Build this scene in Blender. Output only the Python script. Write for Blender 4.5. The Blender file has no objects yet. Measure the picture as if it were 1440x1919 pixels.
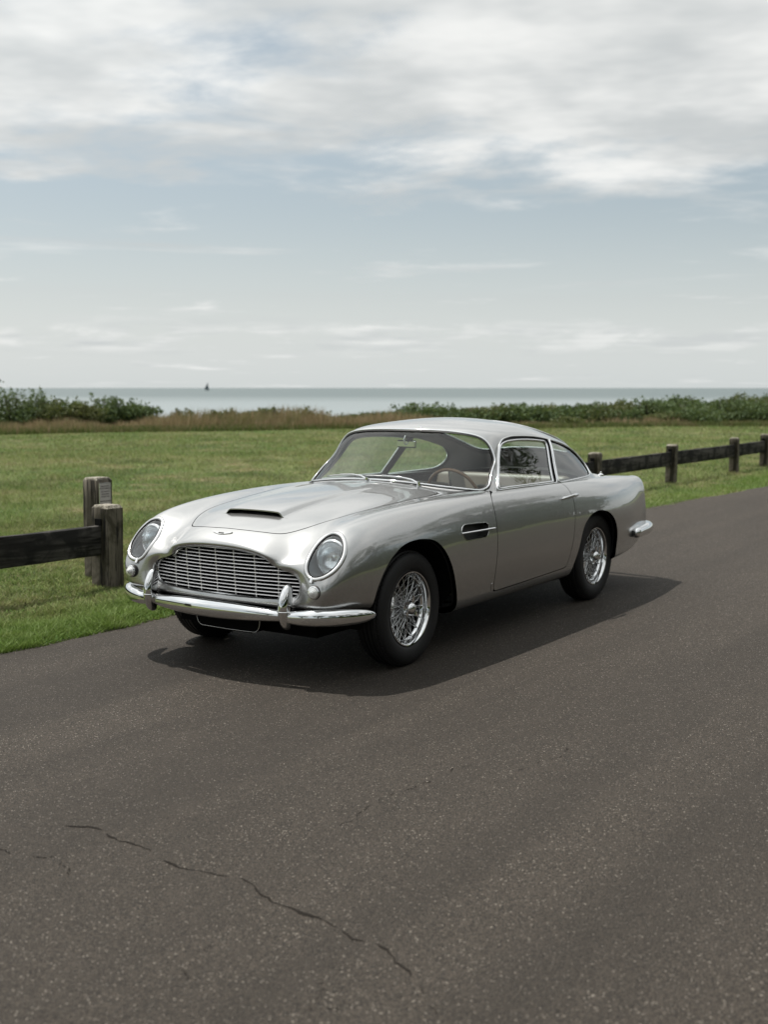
import bpy, math, random
import numpy as np
from mathutils import Matrix, Vector
random.seed(7); rng = np.random.default_rng(7)
SC = bpy.context.scene; COL = SC.collection
R = math.radians
# ---------------------------------------------------------------- camera
CAM_F, CAM_P, CAM_H, CAM_X, CAM_Y, CAM_YAW = 2220.509, 5.97641, 1.5327, 5.43893, 4.25311, -146.01189
_a, _b = R(CAM_P), R(CAM_YAW)
fw = Vector((math.cos(_b), math.sin(_b), 0)); rt = Vector((math.sin(_b), -math.cos(_b), 0)); up = Vector((0, 0, 1))
Fd = fw*math.cos(_a) - up*math.sin(_a); Ud = fw*math.sin(_a) + up*math.cos(_a)
cam = bpy.data.cameras.new('camera'); camo = bpy.data.objects.new('camera', cam); COL.objects.link(camo)
cam.sensor_fit = 'HORIZONTAL'; cam.sensor_width = 24.0; cam.lens = CAM_F/1440*24.0
cam.clip_start = .05; cam.clip_end = 60000
camo.matrix_world = Matrix(((rt.x, Ud.x, -Fd.x, CAM_X), (rt.y, Ud.y, -Fd.y, CAM_Y), (rt.z, Ud.z, -Fd.z, CAM_H), (0, 0, 0, 1)))
cam.dof.use_dof = True; cam.dof.focus_distance = 6.3; cam.dof.aperture_fstop = 2.4
SC.camera = camo
# ---------------------------------------------------------------- light, sky, exposure
SUN = Vector((.055, -.43, 1.0)).normalized()
SUN_EL = math.asin(SUN.z); SUN_AZ = math.atan2(SUN.x, SUN.y)      # azimuth clockwise from +Y
sl = bpy.data.lights.new('sun', 'SUN'); sl.energy = 5.0; sl.angle = R(.53); sl.color = (1.0, .955, .89)
so = bpy.data.objects.new('sun', sl); COL.objects.link(so); so.location = (0, 0, 30)
so.rotation_euler = (-SUN).to_track_quat('-Z', 'Y').to_euler()
W = bpy.data.worlds.new('World'); SC.world = W; W.use_nodes = True
nt = W.node_tree; nt.nodes.clear()
def N(tree, t, **k):
    n = tree.nodes.new(t)
    for a, v in k.items(): setattr(n, a, v)
    return n
def math_node(tree, op, a, b=None, clamp=False, c=None):
    n = tree.nodes.new('ShaderNodeMath'); n.operation = op; n.use_clamp = clamp
    for i, v in enumerate((a, b, c)):
        if v is None: continue
        if isinstance(v, (int, float)): n.inputs[i].default_value = v
        else: tree.links.new(v, n.inputs[i])
    return n.outputs[0]
def mapr(tree, v, a, b, c=0., d=1., smooth=True):
    n = tree.nodes.new('ShaderNodeMapRange'); n.interpolation_type = 'SMOOTHSTEP' if smooth else 'LINEAR'
    tree.links.new(v, n.inputs[0])
    for i, x in enumerate((a, b, c, d)): n.inputs[i+1].default_value = x
    return n.outputs[0]
def mixc(tree, f, a, b, mode='MIX'):
    n = tree.nodes.new('ShaderNodeMix'); n.data_type = 'RGBA'; n.blend_type = mode
    for s, v in ((n.inputs[0], f), (n.inputs[6], a), (n.inputs[7], b)):
        if isinstance(v, (int, float)): s.default_value = v
        elif isinstance(v, tuple): s.default_value = (*v, 1) if len(v) == 3 else v
        else: tree.links.new(v, s)
    return n.outputs[2]
def noise(tree, vec, scale, detail=4, rough=.55, dist=0., dim='3D'):
    n = tree.nodes.new('ShaderNodeTexNoise'); n.noise_dimensions = dim
    tree.links.new(vec, n.inputs['Vector'])
    n.inputs['Scale'].default_value = scale; n.inputs['Detail'].default_value = detail
    n.inputs['Roughness'].default_value = rough; n.inputs['Distortion'].default_value = dist
    return n.outputs['Fac']
def vmap(tree, vec, loc=(0, 0, 0), rot=(0, 0, 0), sc=(1, 1, 1)):
    n = tree.nodes.new('ShaderNodeMapping'); tree.links.new(vec, n.inputs[0])
    n.inputs[1].default_value = loc; n.inputs[2].default_value = rot; n.inputs[3].default_value = sc
    return n.outputs[0]
sky = N(nt, 'ShaderNodeTexSky', sky_type='NISHITA', sun_disc=False, sun_elevation=SUN_EL, sun_rotation=SUN_AZ, altitude=0, air_density=1.0, dust_density=2.2, ozone_density=1.6)
hs = N(nt, 'ShaderNodeHueSaturation'); hs.inputs['Saturation'].default_value = .55; hs.inputs['Hue'].default_value = .475; nt.links.new(sky.outputs[0], hs.inputs['Color'])
tc = N(nt, 'ShaderNodeTexCoord'); gen = tc.outputs['Generated']
# frame the cloud deck along the viewing direction: z axis up, x to the right
rot = vmap(nt, gen, rot=(0, 0, -math.atan2(fw.y, fw.x) + math.pi/2))
sx = N(nt, 'ShaderNodeSeparateXYZ'); nt.links.new(rot, sx.inputs[0])
zc = math_node(nt, 'MAXIMUM', sx.outputs['Z'], .0)
zd = math_node(nt, 'ADD', zc, .075)
cx = math_node(nt, 'DIVIDE', sx.outputs['X'], zd); cy = math_node(nt, 'DIVIDE', sx.outputs['Y'], zd)
cv = N(nt, 'ShaderNodeCombineXYZ'); nt.links.new(cx, cv.inputs[0]); nt.links.new(cy, cv.inputs[1])
deck = vmap(nt, cv.outputs[0], loc=(1.3, .4, 0), rot=(0, 0, .16), sc=(.72, .80, 1))
n1 = noise(nt, deck, 1.15, 9, .56, .25)
n2 = noise(nt, vmap(nt, deck, loc=(5.1, 2.2, 0)), 3.2, 8, .60, .3)
cl = math_node(nt, 'ADD', math_node(nt, 'MULTIPLY', n1, .66), math_node(nt, 'MULTIPLY', n2, .34))
# cover: solid deck high up, clearer band lower down
cov = math_node(nt, 'ADD', mapr(nt, zc, .115, .225, -.12, .075), mapr(nt, zc, .30, .50, 0, .10))
cov = math_node(nt, 'ADD', cov, mapr(nt, sx.outputs['X'], -.15, .35, .03, .05))
m1 = mapr(nt, math_node(nt, 'ADD', cl, cov), .45, .61)
# thin streaks in the clear band
st_ = noise(nt, vmap(nt, rot, loc=(.3, .2, .11), sc=(1.6, 1.6, 22)), 2.2, 5, .55, .3)
m2 = math_node(nt, 'MULTIPLY', mapr(nt, st_, .57, .74, 0, .8), mapr(nt, zc, .07, .10, 0, 1))
# low cumulus heads just over the horizon
cu = noise(nt, vmap(nt, rot, loc=(.8, .0, .0), sc=(5, 5, 16)), 2.0, 6, .6, .2)
band = math_node(nt, 'MULTIPLY', mapr(nt, zc, .022, .038), mapr(nt, zc, .042, .064, 1, 0))
m3 = math_node(nt, 'MULTIPLY', mapr(nt, cu, .44, .56, 0, .55), band)
mask = math_node(nt, 'MAXIMUM', math_node(nt, 'MAXIMUM', m1, m2), m3)
shade = mapr(nt, noise(nt, vmap(nt, deck, loc=(3, 9, 0)), 2.0, 4), .35, .68, 0, 1)
ccol = mixc(nt, shade, (5.1, 5.35, 5.4), (7.9, 7.95, 7.8))
haze = mapr(nt, zc, .0, .17, .62, 0)
skyh = mixc(nt, haze, hs.outputs[0], (8.0, 8.5, 8.45))
# thin cloud scatters forward: brighter towards the sun
vd = N(nt, 'ShaderNodeVectorMath', operation='DOT_PRODUCT'); nt.links.new(gen, vd.inputs[0]); vd.inputs[1].default_value = tuple(SUN)
glow = mapr(nt, vd.outputs['Value'], .35, 1.0, 1.0, 1.75)
gv = N(nt, 'ShaderNodeVectorMath', operation='SCALE'); nt.links.new(ccol, gv.inputs[0]); nt.links.new(glow, gv.inputs['Scale'])
full = mixc(nt, mask, skyh, gv.outputs[0])
bg = N(nt, 'ShaderNodeBackground'); bg.inputs['Strength'].default_value = .115
wo = N(nt, 'ShaderNodeOutputWorld'); nt.links.new(full, bg.inputs['Color']); nt.links.new(bg.outputs[0], wo.inputs['Surface'])
SC.view_settings.view_transform = 'Standard'; SC.view_settings.look = 'None'
SC.view_settings.exposure = 0.0; SC.view_settings.gamma = 1.0; SC.view_settings.use_curve_mapping = False
SC.render.engine = 'CYCLES'; SC.cycles.max_bounces = 10; SC.cycles.transparent_max_bounces = 24
SC.cycles.caustics_reflective = False; SC.cycles.caustics_refractive = False
SC.cycles.use_denoising = True; SC.cycles.sample_clamp_indirect = 6
# ---------------------------------------------------------------- object helpers
def empty(name, loc=(0, 0, 0), rz=0., parent=None, **p):
    o = bpy.data.objects.new(name, None); COL.objects.link(o); o.location = loc; o.rotation_euler = (0, 0, rz)
    o.empty_display_size = .1
    if parent: o.parent = parent
    for k, v in p.items(): o[k] = v
    return o
def mk(name, V, F, mat, parent=None, NV=None, smooth=True, angle=None, loc=None, **p):
    me = bpy.data.meshes.new(name)
    V = np.asarray(V, float).reshape(-1, 3)
    if isinstance(F, np.ndarray):
        F = np.ascontiguousarray(F, dtype=np.int32); n, k = F.shape
        me.vertices.add(len(V)); me.vertices.foreach_set('co', V.astype(np.float32).ravel())
        me.loops.add(n*k); me.loops.foreach_set('vertex_index', F.ravel())
        me.polygons.add(n); me.polygons.foreach_set('loop_start', np.arange(0, n*k, k, dtype=np.int32))
        me.polygons.foreach_set('loop_total', np.full(n, k, dtype=np.int32)); me.update(calc_edges=True)
    else:
        me.from_pydata(V.tolist(), [], F)
    if smooth:
        me.polygons.foreach_set('use_smooth', np.ones(len(me.polygons), dtype=bool))
        if angle is not None: me.set_sharp_from_angle(angle=R(angle))
    me.materials.append(mat)
    if NV is not None:
        me.normals_split_custom_set_from_vertices(np.asarray(NV, float).tolist())
    me.update()
    o = bpy.data.objects.new(name, me); COL.objects.link(o)
    if parent: o.parent = parent
    if loc is not None: o.location = loc
    for k, v in p.items(): o[k] = v
    return o
class MB:
    def __init__(s): s.V = []; s.F = []
    def add(s, V, F):
        b = len(s.V); s.V += [tuple(v) for v in V]; s.F += [tuple(i+b for i in f) for f in F]
    def box(s, c, d, rz=0., M=None, bev=0.):
        hx, hy, hz = d[0]/2, d[1]/2, d[2]/2
        if bev <= 0:
            P = [(x, y, z) for z in (-hz, hz) for x, y in ((-hx, -hy), (hx, -hy), (hx, hy), (-hx, hy))]
            F = [(3, 2, 1, 0), (4, 5, 6, 7), (0, 1, 5, 4), (1, 2, 6, 5), (2, 3, 7, 6), (3, 0, 4, 7)]
        else:
            b = bev; P = []
            for z, k in ((-hz, b), (-hz+b, 0), (hz-b, 0), (hz, b)):
                X, Y = hx-k, hy-k; c_ = b*(1 if k == 0 else .6)
                P += [(-X+c_, -Y, z), (X-c_, -Y, z), (X, -Y+c_, z), (X, Y-c_, z), (X-c_, Y, z), (-X+c_, Y, z), (-X, Y-c_, z), (-X, -Y+c_, z)]
            F = [tuple(range(7, -1, -1)), tuple(range(24, 32))]
            for r in range(3):
                for i in range(8):
                    j = (i+1) % 8; F.append((r*8+i, r*8+j, r*8+8+j, r*8+8+i))
        ca, sa = math.cos(rz), math.sin(rz)
        Q = []
        for x, y, z in P:
            v = Vector((x*ca-y*sa, x*sa+y*ca, z))
            if M is not None: v = M @ v
            Q.append(v + Vector(c))
        s.add(Q, F)
    def tube(s, pts, r, n=8, closed=False, cap=True):
        pts = [Vector(p) for p in pts]; m = len(pts)
        rr = r if isinstance(r, (list, tuple, np.ndarray)) else [r]*m
        ref = None; V = []
        for i, p in enumerate(pts):
            a = pts[(i-1) % m] if (closed or i > 0) else pts[i]
            b = pts[(i+1) % m] if (closed or i < m-1) else pts[i]
            t = (b-a).normalized()
            if ref is None:
                ref = Vector((0, 0, 1)) if abs(t.z) < .9 else Vector((1, 0, 0))
            u = (ref - t*ref.dot(t)).normalized(); w = t.cross(u); ref = u
            for k in range(n):
                an = 2*math.pi*k/n; V.append(p + (u*math.cos(an) + w*math.sin(an))*rr[i])
        F = []
        for i in range(m if closed else m-1):
            for k in range(n):
                k2 = (k+1) % n; j = (i+1) % m
                F.append((i*n+k, i*n+k2, j*n+k2, j*n+k))
        if cap and not closed:
            F += [tuple(range(n-1, -1, -1)), tuple((m-1)*n+k for k in range(n))]
        s.add(V, F)
    def lathe(s, prof, n=32, M=None, closed=False):   # prof: (radius, height) about +Z
        V = []
        for r_, h in prof:
            for k in range(n):
                an = 2*math.pi*k/n; v = Vector((r_*math.cos(an), r_*math.sin(an), h))
                V.append(M @ v if M is not None else v)
        F = []; m = len(prof)
        for i in range(m if closed else m-1):
            for k in range(n):
                k2 = (k+1) % n; j = (i+1) % m
                F.append((i*n+k, i*n+k2, j*n+k2, j*n+k))
        s.add(V, F)
    def build(s, name, mat, parent=None, smooth=False, angle=None, loc=None, **p):
        return mk(name, s.V, s.F, mat, parent, smooth=smooth, angle=angle, loc=loc, **p)
def material(name, base=(.5, .5, .5), rough=.5, metal=0., coat=0., coatr=.03, spec=.5, bump=None, **kw):
    m = bpy.data.materials.new(name); m.use_nodes = True
    b = m.node_tree.nodes['Principled BSDF']
    b.inputs['Base Color'].default_value = (*base, 1); b.inputs['Roughness'].default_value = rough
    b.inputs['Metallic'].default_value = metal; b.inputs['Coat Weight'].default_value = coat
    b.inputs['Coat Roughness'].default_value = coatr; b.inputs['Specular IOR Level'].default_value = spec
    return m
def bsdf(m): return m.node_tree.nodes['Principled BSDF']
def add_bump(m, h, strength=.3, dist=.01):
    t = m.node_tree; b = t.nodes.new('ShaderNodeBump'); b.inputs['Strength'].default_value = strength; b.inputs['Distance'].default_value = dist
    t.links.new(h, b.inputs['Height']); t.links.new(b.outputs[0], bsdf(m).inputs['Normal']); return b
def objco(m): 
    n = m.node_tree.nodes.new('ShaderNodeTexCoord'); return n.outputs['Object']
def geopos(m):
    n = m.node_tree.nodes.new('ShaderNodeNewGeometry'); return n.outputs['Position']
# ---------------------------------------------------------------- materials of the car
paint = material('silver_paint', (.425, .425, .42), .24, .90, coat=1.0, coatr=.008); bsdf(paint).inputs['Coat IOR'].default_value = 2.0
_t = paint.node_tree; _fl = noise(_t, objco(paint), 900, 2, .6)
_t.links.new(mapr(_t, _fl, .3, .7, .24, .32), bsdf(paint).inputs['Roughness'])
_wv = noise(_t, objco(paint), 5.5, 2, .5); _bn = add_bump(paint, _wv, .05, .02)   # panel-beaten aluminium is never quite flat
_t.links.new(_bn.outputs[0], bsdf(paint).inputs['Coat Normal'])
chrome = material('chrome', (.78, .79, .80), .045, 1.0)
chrome_dull = material('brushed_alloy', (.62, .62, .62), .22, 1.0)
slat_m = material('anodised_slat', (.74, .73, .73), .45, .75)
black = material('black_void', (.006, .006, .006), .9, spec=.1)
reflector_m = material('silvered_reflector', (.86, .88, .90), .16, 1.0)
disc_m = material('dark_steel', (.05, .05, .05), .4, .8)
rubber = material('black_rubber', (.012, .012, .012), .55)
tyre_m = material('tyre_rubber', (.012, .012, .0125), .62, spec=.35)
_t = tyre_m.node_tree; _n = noise(_t, objco(tyre_m), 60, 4); add_bump(tyre_m, _n, .15, .002)
leather = material('taupe_leather', (.13, .105, .085), .45); add_bump(leather, noise(leather.node_tree, objco(leather), 180, 3), .12, .002)
dash_m = material('dark_leather', (.018, .018, .018), .5)
cloth = material('grey_headlining', (.26, .26, .25), .85)
carpet = material('dark_carpet', (.02, .02, .02), .95)
wood_m = material('varnished_wood', (.20, .10, .045), .25, coat=.6)
gauge_m = material('gauge_face', (.03, .03, .03), .2)
def glass_material(name, tint=(.86, .93, .90), ior=1.5, rough=.0, fac=1.0):
    m = bpy.data.materials.new(name); m.use_nodes = True; t = m.node_tree; t.nodes.clear()
    gm = N(t, 'ShaderNodeNewGeometry'); dp_ = N(t, 'ShaderNodeVectorMath', operation='DOT_PRODUCT'); t.links.new(gm.outputs['Normal'], dp_.inputs[0]); t.links.new(gm.outputs['Incoming'], dp_.inputs[1])
    ca = math_node(t, 'ABSOLUTE', dp_.outputs['Value']); om = math_node(t, 'SUBTRACT', 1.0, ca, True); f2 = math_node(t, 'MULTIPLY', math_node(t, 'ADD', math_node(t, 'MULTIPLY', math_node(t, 'POWER', om, 4.0), .88), .085), fac, True)
    tr = N(t, 'ShaderNodeBsdfTransparent'); tr.inputs[0].default_value = (*tint, 1)
    gl = N(t, 'ShaderNodeBsdfGlossy'); gl.inputs['Roughness'].default_value = rough; gl.inputs['Color'].default_value = (1, 1, 1, 1)
    mx = N(t, 'ShaderNodeMixShader'); t.links.new(f2, mx.inputs[0]); t.links.new(tr.outputs[0], mx.inputs[1]); t.links.new(gl.outputs[0], mx.inputs[2])
    o = N(t, 'ShaderNodeOutputMaterial'); t.links.new(mx.outputs[0], o.inputs[0]); return m
glass = glass_material('car_glass')
glass_clear = glass_material('clear_cover', (.97, .98, .98))
def lens_material():
    m = glass_material('fluted_lens', (.93, .96, .97), fac=1.3); t = m.node_tree
    gl = [n for n in t.nodes if n.type == 'BSDF_GLOSSY'][0]; gl.inputs['Roughness'].default_value = .12
    w = N(t, 'ShaderNodeTexWave'); w.inputs['Scale'].default_value = 26; w.bands_direction = 'Y'
    t.links.new([n for n in (N(t, 'ShaderNodeTexCoord'),)][0].outputs['Object'], w.inputs[0])
    b = N(t, 'ShaderNodeBump'); b.inputs['Strength'].default_value = .5; b.inputs['Distance'].default_value = .004
    t.links.new(w.outputs['Fac'], b.inputs['Height']); t.links.new(b.outputs[0], gl.inputs['Normal'])
    mix = [n for n in t.nodes if n.type == 'MIX_SHADER'][0]
    d = N(t, 'ShaderNodeBsdfDiffuse'); d.inputs[0].default_value = (.80, .84, .85, 1)
    m2 = N(t, 'ShaderNodeMixShader'); m2.inputs[0].default_value = .06
    o = [n for n in t.nodes if n.type == 'OUTPUT_MATERIAL'][0]
    t.links.new(mix.outputs[0], m2.inputs[1]); t.links.new(d.outputs[0], m2.inputs[2]); t.links.new(m2.outputs[0], o.inputs[0]); return m
lens_m = lens_material()
# ---- body surface tables
def st(x,yz): return [(x,y,z) for y,z in yz]
B=[]
mid=[
(-3.45,[(0,.815),(.17,.815),(.33,.815),(.47,.828),(.55,.840),(.610,.850),(.672,.832),(.708,.770),(.722,.68),(.732,.58),(.735,.49),(.725,.415),(.695,.355),(.5,.37),(.3,.36),(0,.36)]),
(-3.20,[(0,.900),(.17,.895),(.33,.885),(.47,.868),(.55,.864),(.625,.866),(.700,.838),(.745,.77),(.770,.68),(.780,.57),(.780,.47),(.770,.375),(.735,.305),(.5,.31),(.3,.30),(0,.30)]),
(-2.90,[(0,.930),(.17,.930),(.33,.920),(.47,.893),(.56,.881),(.640,.877),(.718,.848),(.773,.79),(.805,.70),(.818,.58),(.815,.46),(.800,.35),(.765,.285),(.5,.26),(.3,.25),(0,.25)]),
(-2.55,[(0,.900),(.17,.900),(.33,.900),(.47,.895),(.57,.893),(.660,.892),(.738,.864),(.793,.80),(.825,.71),(.838,.59),(.835,.47),(.812,.35),(.765,.26),(.5,.23),(.3,.22),(0,.22)]),
(-2.20,[(0,.890),(.17,.890),(.33,.895),(.47,.897),(.58,.900),(.680,.900),(.752,.872),(.802,.80),(.830,.70),(.840,.58),(.833,.46),(.808,.34),(.755,.24),(.5,.22),(.3,.22),(0,.22)]),
(-1.75,[(0,.890),(.17,.890),(.33,.895),(.47,.900),(.59,.905),(.690,.905),(.758,.880),(.803,.81),(.829,.71),(.838,.59),(.831,.46),(.803,.33),(.750,.235),(.5,.22),(.3,.22),(0,.22)]),
(-1.25,[(0,.910),(.17,.910),(.33,.910),(.47,.908),(.59,.908),(.693,.908),(.760,.884),(.804,.81),(.829,.71),(.838,.59),(.830,.46),(.801,.33),(.748,.235),(.5,.22),(.3,.22),(0,.22)]),
(-.85,[(0,.962),(.17,.957),(.33,.942),(.47,.922),(.59,.912),(.690,.911),(.758,.885),(.803,.81),(.829,.71),(.838,.59),(.830,.46),(.801,.33),(.748,.235),(.5,.22),(.3,.22),(0,.22)]),
(-.50,[(0,.952),(.17,.947),(.33,.932),(.47,.912),(.58,.906),(.680,.909),(.750,.884),(.800,.81),(.828,.71),(.838,.59),(.830,.46),(.801,.33),(.748,.235),(.5,.22),(.3,.22),(0,.22)]),
(-.15,[(0,.926),(.17,.922),(.33,.906),(.47,.886),(.57,.885),(.662,.897),(.738,.872),(.793,.805),(.824,.71),(.836,.59),(.830,.46),(.803,.34),(.748,.25),(.5,.22),(.3,.22),(0,.22)]),
(.16,[(0,.892),(.17,.888),(.33,.873),(.46,.855),(.56,.861),(.650,.875),(.722,.850),(.780,.785),(.812,.70),(.826,.59),(.822,.475),(.798,.37),(.74,.31),(.5,.25),(.3,.25),(0,.25)]),
]
for x,yz in mid: B.append(st(x,yz))
def shr(row,x,sy,sz,zc=.6): return [(x,y*sy,zc+(z-zc)*sz) for _,y,z in row]
r=B[0]
B=[shr(r,-3.600,.25,.2),shr(r,-3.598,.6,.6),shr(r,-3.588,.90,.90),shr(r,-3.545,.985,.985)]+B
nose=[
[(.38,0,.857),(.38,.17,.853),(.38,.33,.838),(.38,.45,.820),(.38,.55,.829),(.38,.640,.843),(.38,.715,.822),(.38,.778,.765),(.375,.808,.67),(.375,.818,.57),(.375,.812,.475),(.37,.79,.405),(.36,.72,.37),(.36,.5,.33),(.36,.3,.32),(.36,0,.32)],
[(.53,0,.822),(.53,.17,.817),(.525,.32,.797),(.515,.43,.772),(.51,.53,.781),(.505,.630,.805),(.512,.703,.785),(.515,.757,.735),(.515,.787,.655),(.515,.797,.57),(.513,.790,.49),(.50,.772,.42),(.46,.70,.385),(.45,.5,.36),(.45,.3,.35),(.45,0,.35)],
[(.64,0,.792),(.635,.17,.786),(.62,.305,.763),(.598,.405,.727),(.588,.495,.722),(.590,.610,.745),(.605,.682,.722),(.622,.733,.68),(.640,.757,.615),(.650,.763,.55),(.648,.755,.485),(.63,.738,.425),(.56,.66,.39),(.53,.48,.38),(.53,.3,.375),(.53,0,.375)],
[(.715,0,.755),(.71,.16,.749),(.694,.290,.726),(.668,.380,.688),(.648,.455,.662),(.662,.555,.662),(.680,.628,.630),(.700,.670,.595),(.717,.688,.55),(.724,.688,.505),(.720,.675,.465),(.705,.645,.425),(.65,.57,.40),(.63,.42,.395),(.64,.25,.395),(.65,0,.395)],
[(.750,0,.723),(.746,.14,.718),(.737,.255,.704),(.722,.335,.680),(.700,.385,.650),(.695,.430,.632),(.692,.480,.618),(.692,.525,.594),(.696,.548,.556),(.699,.549,.510),(.701,.530,.462),(.700,.485,.430),(.70,.40,.415),(.71,.28,.41),(.715,.15,.41),(.72,0,.41)],
[(.742,0,.701),(.738,.135,.696),(.729,.240,.681),(.717,.315,.662),(.706,.350,.634),(.699,.398,.613),(.689,.458,.597),(.682,.500,.575),(.679,.517,.545),(.679,.518,.512),(.681,.503,.480),(.687,.463,.459),(.699,.39,.449),(.711,.27,.444),(.720,.14,.441),(.723,0,.440)],
]
B+=nose
B=np.array(B)
G=[
[(-.70,0,.950),(-.715,.22,.944),(-.79,.45,.925),(-.89,.60,.905),(-.975,.685,.893),(-1.03,.720,.885),(-1.06,.735,.870)],
[(-.83,0,1.055),(-.85,.215,1.050),(-.91,.42,1.030),(-.985,.56,1.01),(-1.05,.64,.99),(-1.09,.685,.96),(-1.12,.735,.870)],
[(-.96,0,1.16),(-.98,.205,1.155),(-1.03,.40,1.142),(-1.085,.535,1.127),(-1.155,.615,1.098),(-1.20,.655,1.02),(-1.25,.735,.870)],
[(-1.09,0,1.26),(-1.11,.20,1.255),(-1.145,.385,1.246),(-1.20,.510,1.230),(-1.275,.588,1.188),(-1.33,.640,1.05),(-1.37,.735,.870)],
[(-1.27,0,1.315),(-1.28,.2,1.308),(-1.30,.39,1.293),(-1.35,.520,1.264),(-1.41,.592,1.204),(-1.46,.645,1.05),(-1.5,.735,.870)],
[(-1.6,0,1.340),(-1.6,.2,1.331),(-1.6,.39,1.303),(-1.6,.515,1.264),(-1.6,.587,1.204),(-1.6,.645,1.05),(-1.6,.735,.870)],
[(-1.9,0,1.330),(-1.9,.2,1.320),(-1.9,.385,1.291),(-1.9,.508,1.248),(-1.9,.582,1.190),(-1.9,.645,1.045),(-1.9,.730,.870)],
[(-2.2,0,1.295),(-2.2,.2,1.284),(-2.2,.38,1.252),(-2.2,.498,1.208),(-2.2,.575,1.145),(-2.2,.640,1.02),(-2.2,.722,.870)],
[(-2.5,0,1.235),(-2.5,.2,1.224),(-2.5,.372,1.191),(-2.5,.490,1.144),(-2.5,.567,1.078),(-2.5,.632,.98),(-2.5,.705,.865)],
[(-2.76,0,1.145),(-2.76,.2,1.132),(-2.75,.362,1.102),(-2.74,.475,1.053),(-2.72,.556,.987),(-2.70,.624,.918),(-2.70,.69,.85)],
[(-3.0,0,1.03),(-3.0,.19,1.015),(-2.97,.335,.975),(-2.94,.45,.93),(-2.90,.53,.885),(-2.87,.60,.855),(-2.88,.65,.81)],
[(-3.2,0,.925),(-3.2,.18,.91),(-3.15,.32,.88),(-3.1,.42,.85),(-3.07,.50,.82),(-3.05,.56,.80),(-3.03,.61,.78)],
]
G=np.array(G,float)
def sym_pad0(C): # pad along axis1 start by mirror of col 1
    m=C[:,1:2].copy(); m[...,1]*=-1
    return np.concatenate([m,C],1)
def sym_padN(C):
    m=C[:,-2:-1].copy(); m[...,1]*=-1
    return np.concatenate([C,m],1)
def ext(C,ax,start=True,end=True):
    C=np.moveaxis(C,ax,0)
    L=[C]
    if start: L=[(2*C[0]-C[1])[None]]+L
    if end: L=L+[(2*C[-1]-C[-2])[None]]
    return np.moveaxis(np.concatenate(L,0),0,ax)
class Surf:
    def __init__(s,D,symN=False,iters=2):
        s.D=D;s.symN=symN
        s.C=D.copy()
        n,m=D.shape[:2]
        uu,vv=np.meshgrid(np.arange(n),np.arange(m),indexing='ij')
        for i in range(iters):
            s.C=s.C+(D-s.ev(uu.astype(float),vv.astype(float)))
            s.C[:,0,1]=0
            if symN: s.C[:,-1,1]=0
    def pad(s):
        C=sym_pad0(s.C)
        C=sym_padN(C) if s.symN else ext(C,1,False,True)
        return ext(C,0)
    def ev(s,u,v,d=False):
        P=s.pad();n,m=s.D.shape[:2]
        i=np.clip(np.floor(u).astype(int),0,n-2);j=np.clip(np.floor(v).astype(int),0,m-2)
        a=u-i;b=v-j
        def w(t): return np.stack([(1-t)**3,3*t**3-6*t**2+4,-3*t**3+3*t**2+3*t+1,t**3],-1)/6
        def dw(t): return np.stack([-(1-t)**2*3,9*t**2-12*t,-9*t**2+6*t+3,3*t**2],-1)/6
        def S(A,Bw):
            o=0
            for p in range(4):
                for q in range(4):
                    o=o+(A[...,p]*Bw[...,q])[...,None]*P[i+p,j+q]
            return o
        if not d: return S(w(a),w(b))
        X=S(w(a),w(b));U=S(dw(a),w(b));V=S(w(a),dw(b))
        N=np.cross(U,V);L=np.linalg.norm(N,axis=-1,keepdims=True)
        return X,N/np.maximum(L,1e-12)
# ---------------------------------------------------------------- cutting and trimming on the surfaces
SB = Surf(B, True); SG = Surf(G, False)
def resample(P, n, closed=True):
    """smooth closed or open curve through the points (Catmull-Rom), n points evenly spaced"""
    P = np.asarray(P, float); m = len(P); out = []
    idx = range(m if closed else m-1)
    for i in idx:
        if closed: a, b, c, d = P[(i-1) % m], P[i], P[(i+1) % m], P[(i+2) % m]
        else: a, b, c, d = P[max(i-1, 0)], P[i], P[i+1], P[min(i+2, m-1)]
        for t in np.linspace(0, 1, 24, endpoint=False):
            out.append(.5*((2*b)+(-a+c)*t+(2*a-5*b+4*c-d)*t*t+(-a+3*b-3*c+d)*t**3))
    if not closed: out.append(P[-1])
    out = np.array(out); Q = np.vstack([out, out[:1]]) if closed else out
    L = np.r_[0, np.cumsum(np.linalg.norm(np.diff(Q, axis=0), axis=1))]
    s = np.linspace(0, L[-1], n, endpoint=not closed)
    return np.stack([np.interp(s, L, Q[:, k]) for k in range(P.shape[1])], 1)
def sdf(poly, X, Y):
    """signed distance to a closed polygon, negative inside"""
    P = np.asarray(poly, float); A = P; Bq = np.roll(P, -1, 0)
    d = np.full(X.shape, 1e9); ins = np.zeros(X.shape, bool)
    for a, b in zip(A, Bq):
        e = b-a; wx, wy = X-a[0], Y-a[1]
        t = np.clip((wx*e[0]+wy*e[1])/max(e@e, 1e-12), 0, 1)
        d = np.minimum(d, (wx-e[0]*t)**2+(wy-e[1]*t)**2)
        c = ((a[1] <= Y) & (b[1] > Y)) | ((b[1] <= Y) & (a[1] > Y))
        if b[1] != a[1]:
            ins ^= c & (X < a[0]+(Y-a[1])/(b[1]-a[1])*e[0])
    return np.where(ins, -1, 1)*np.sqrt(d)
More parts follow.
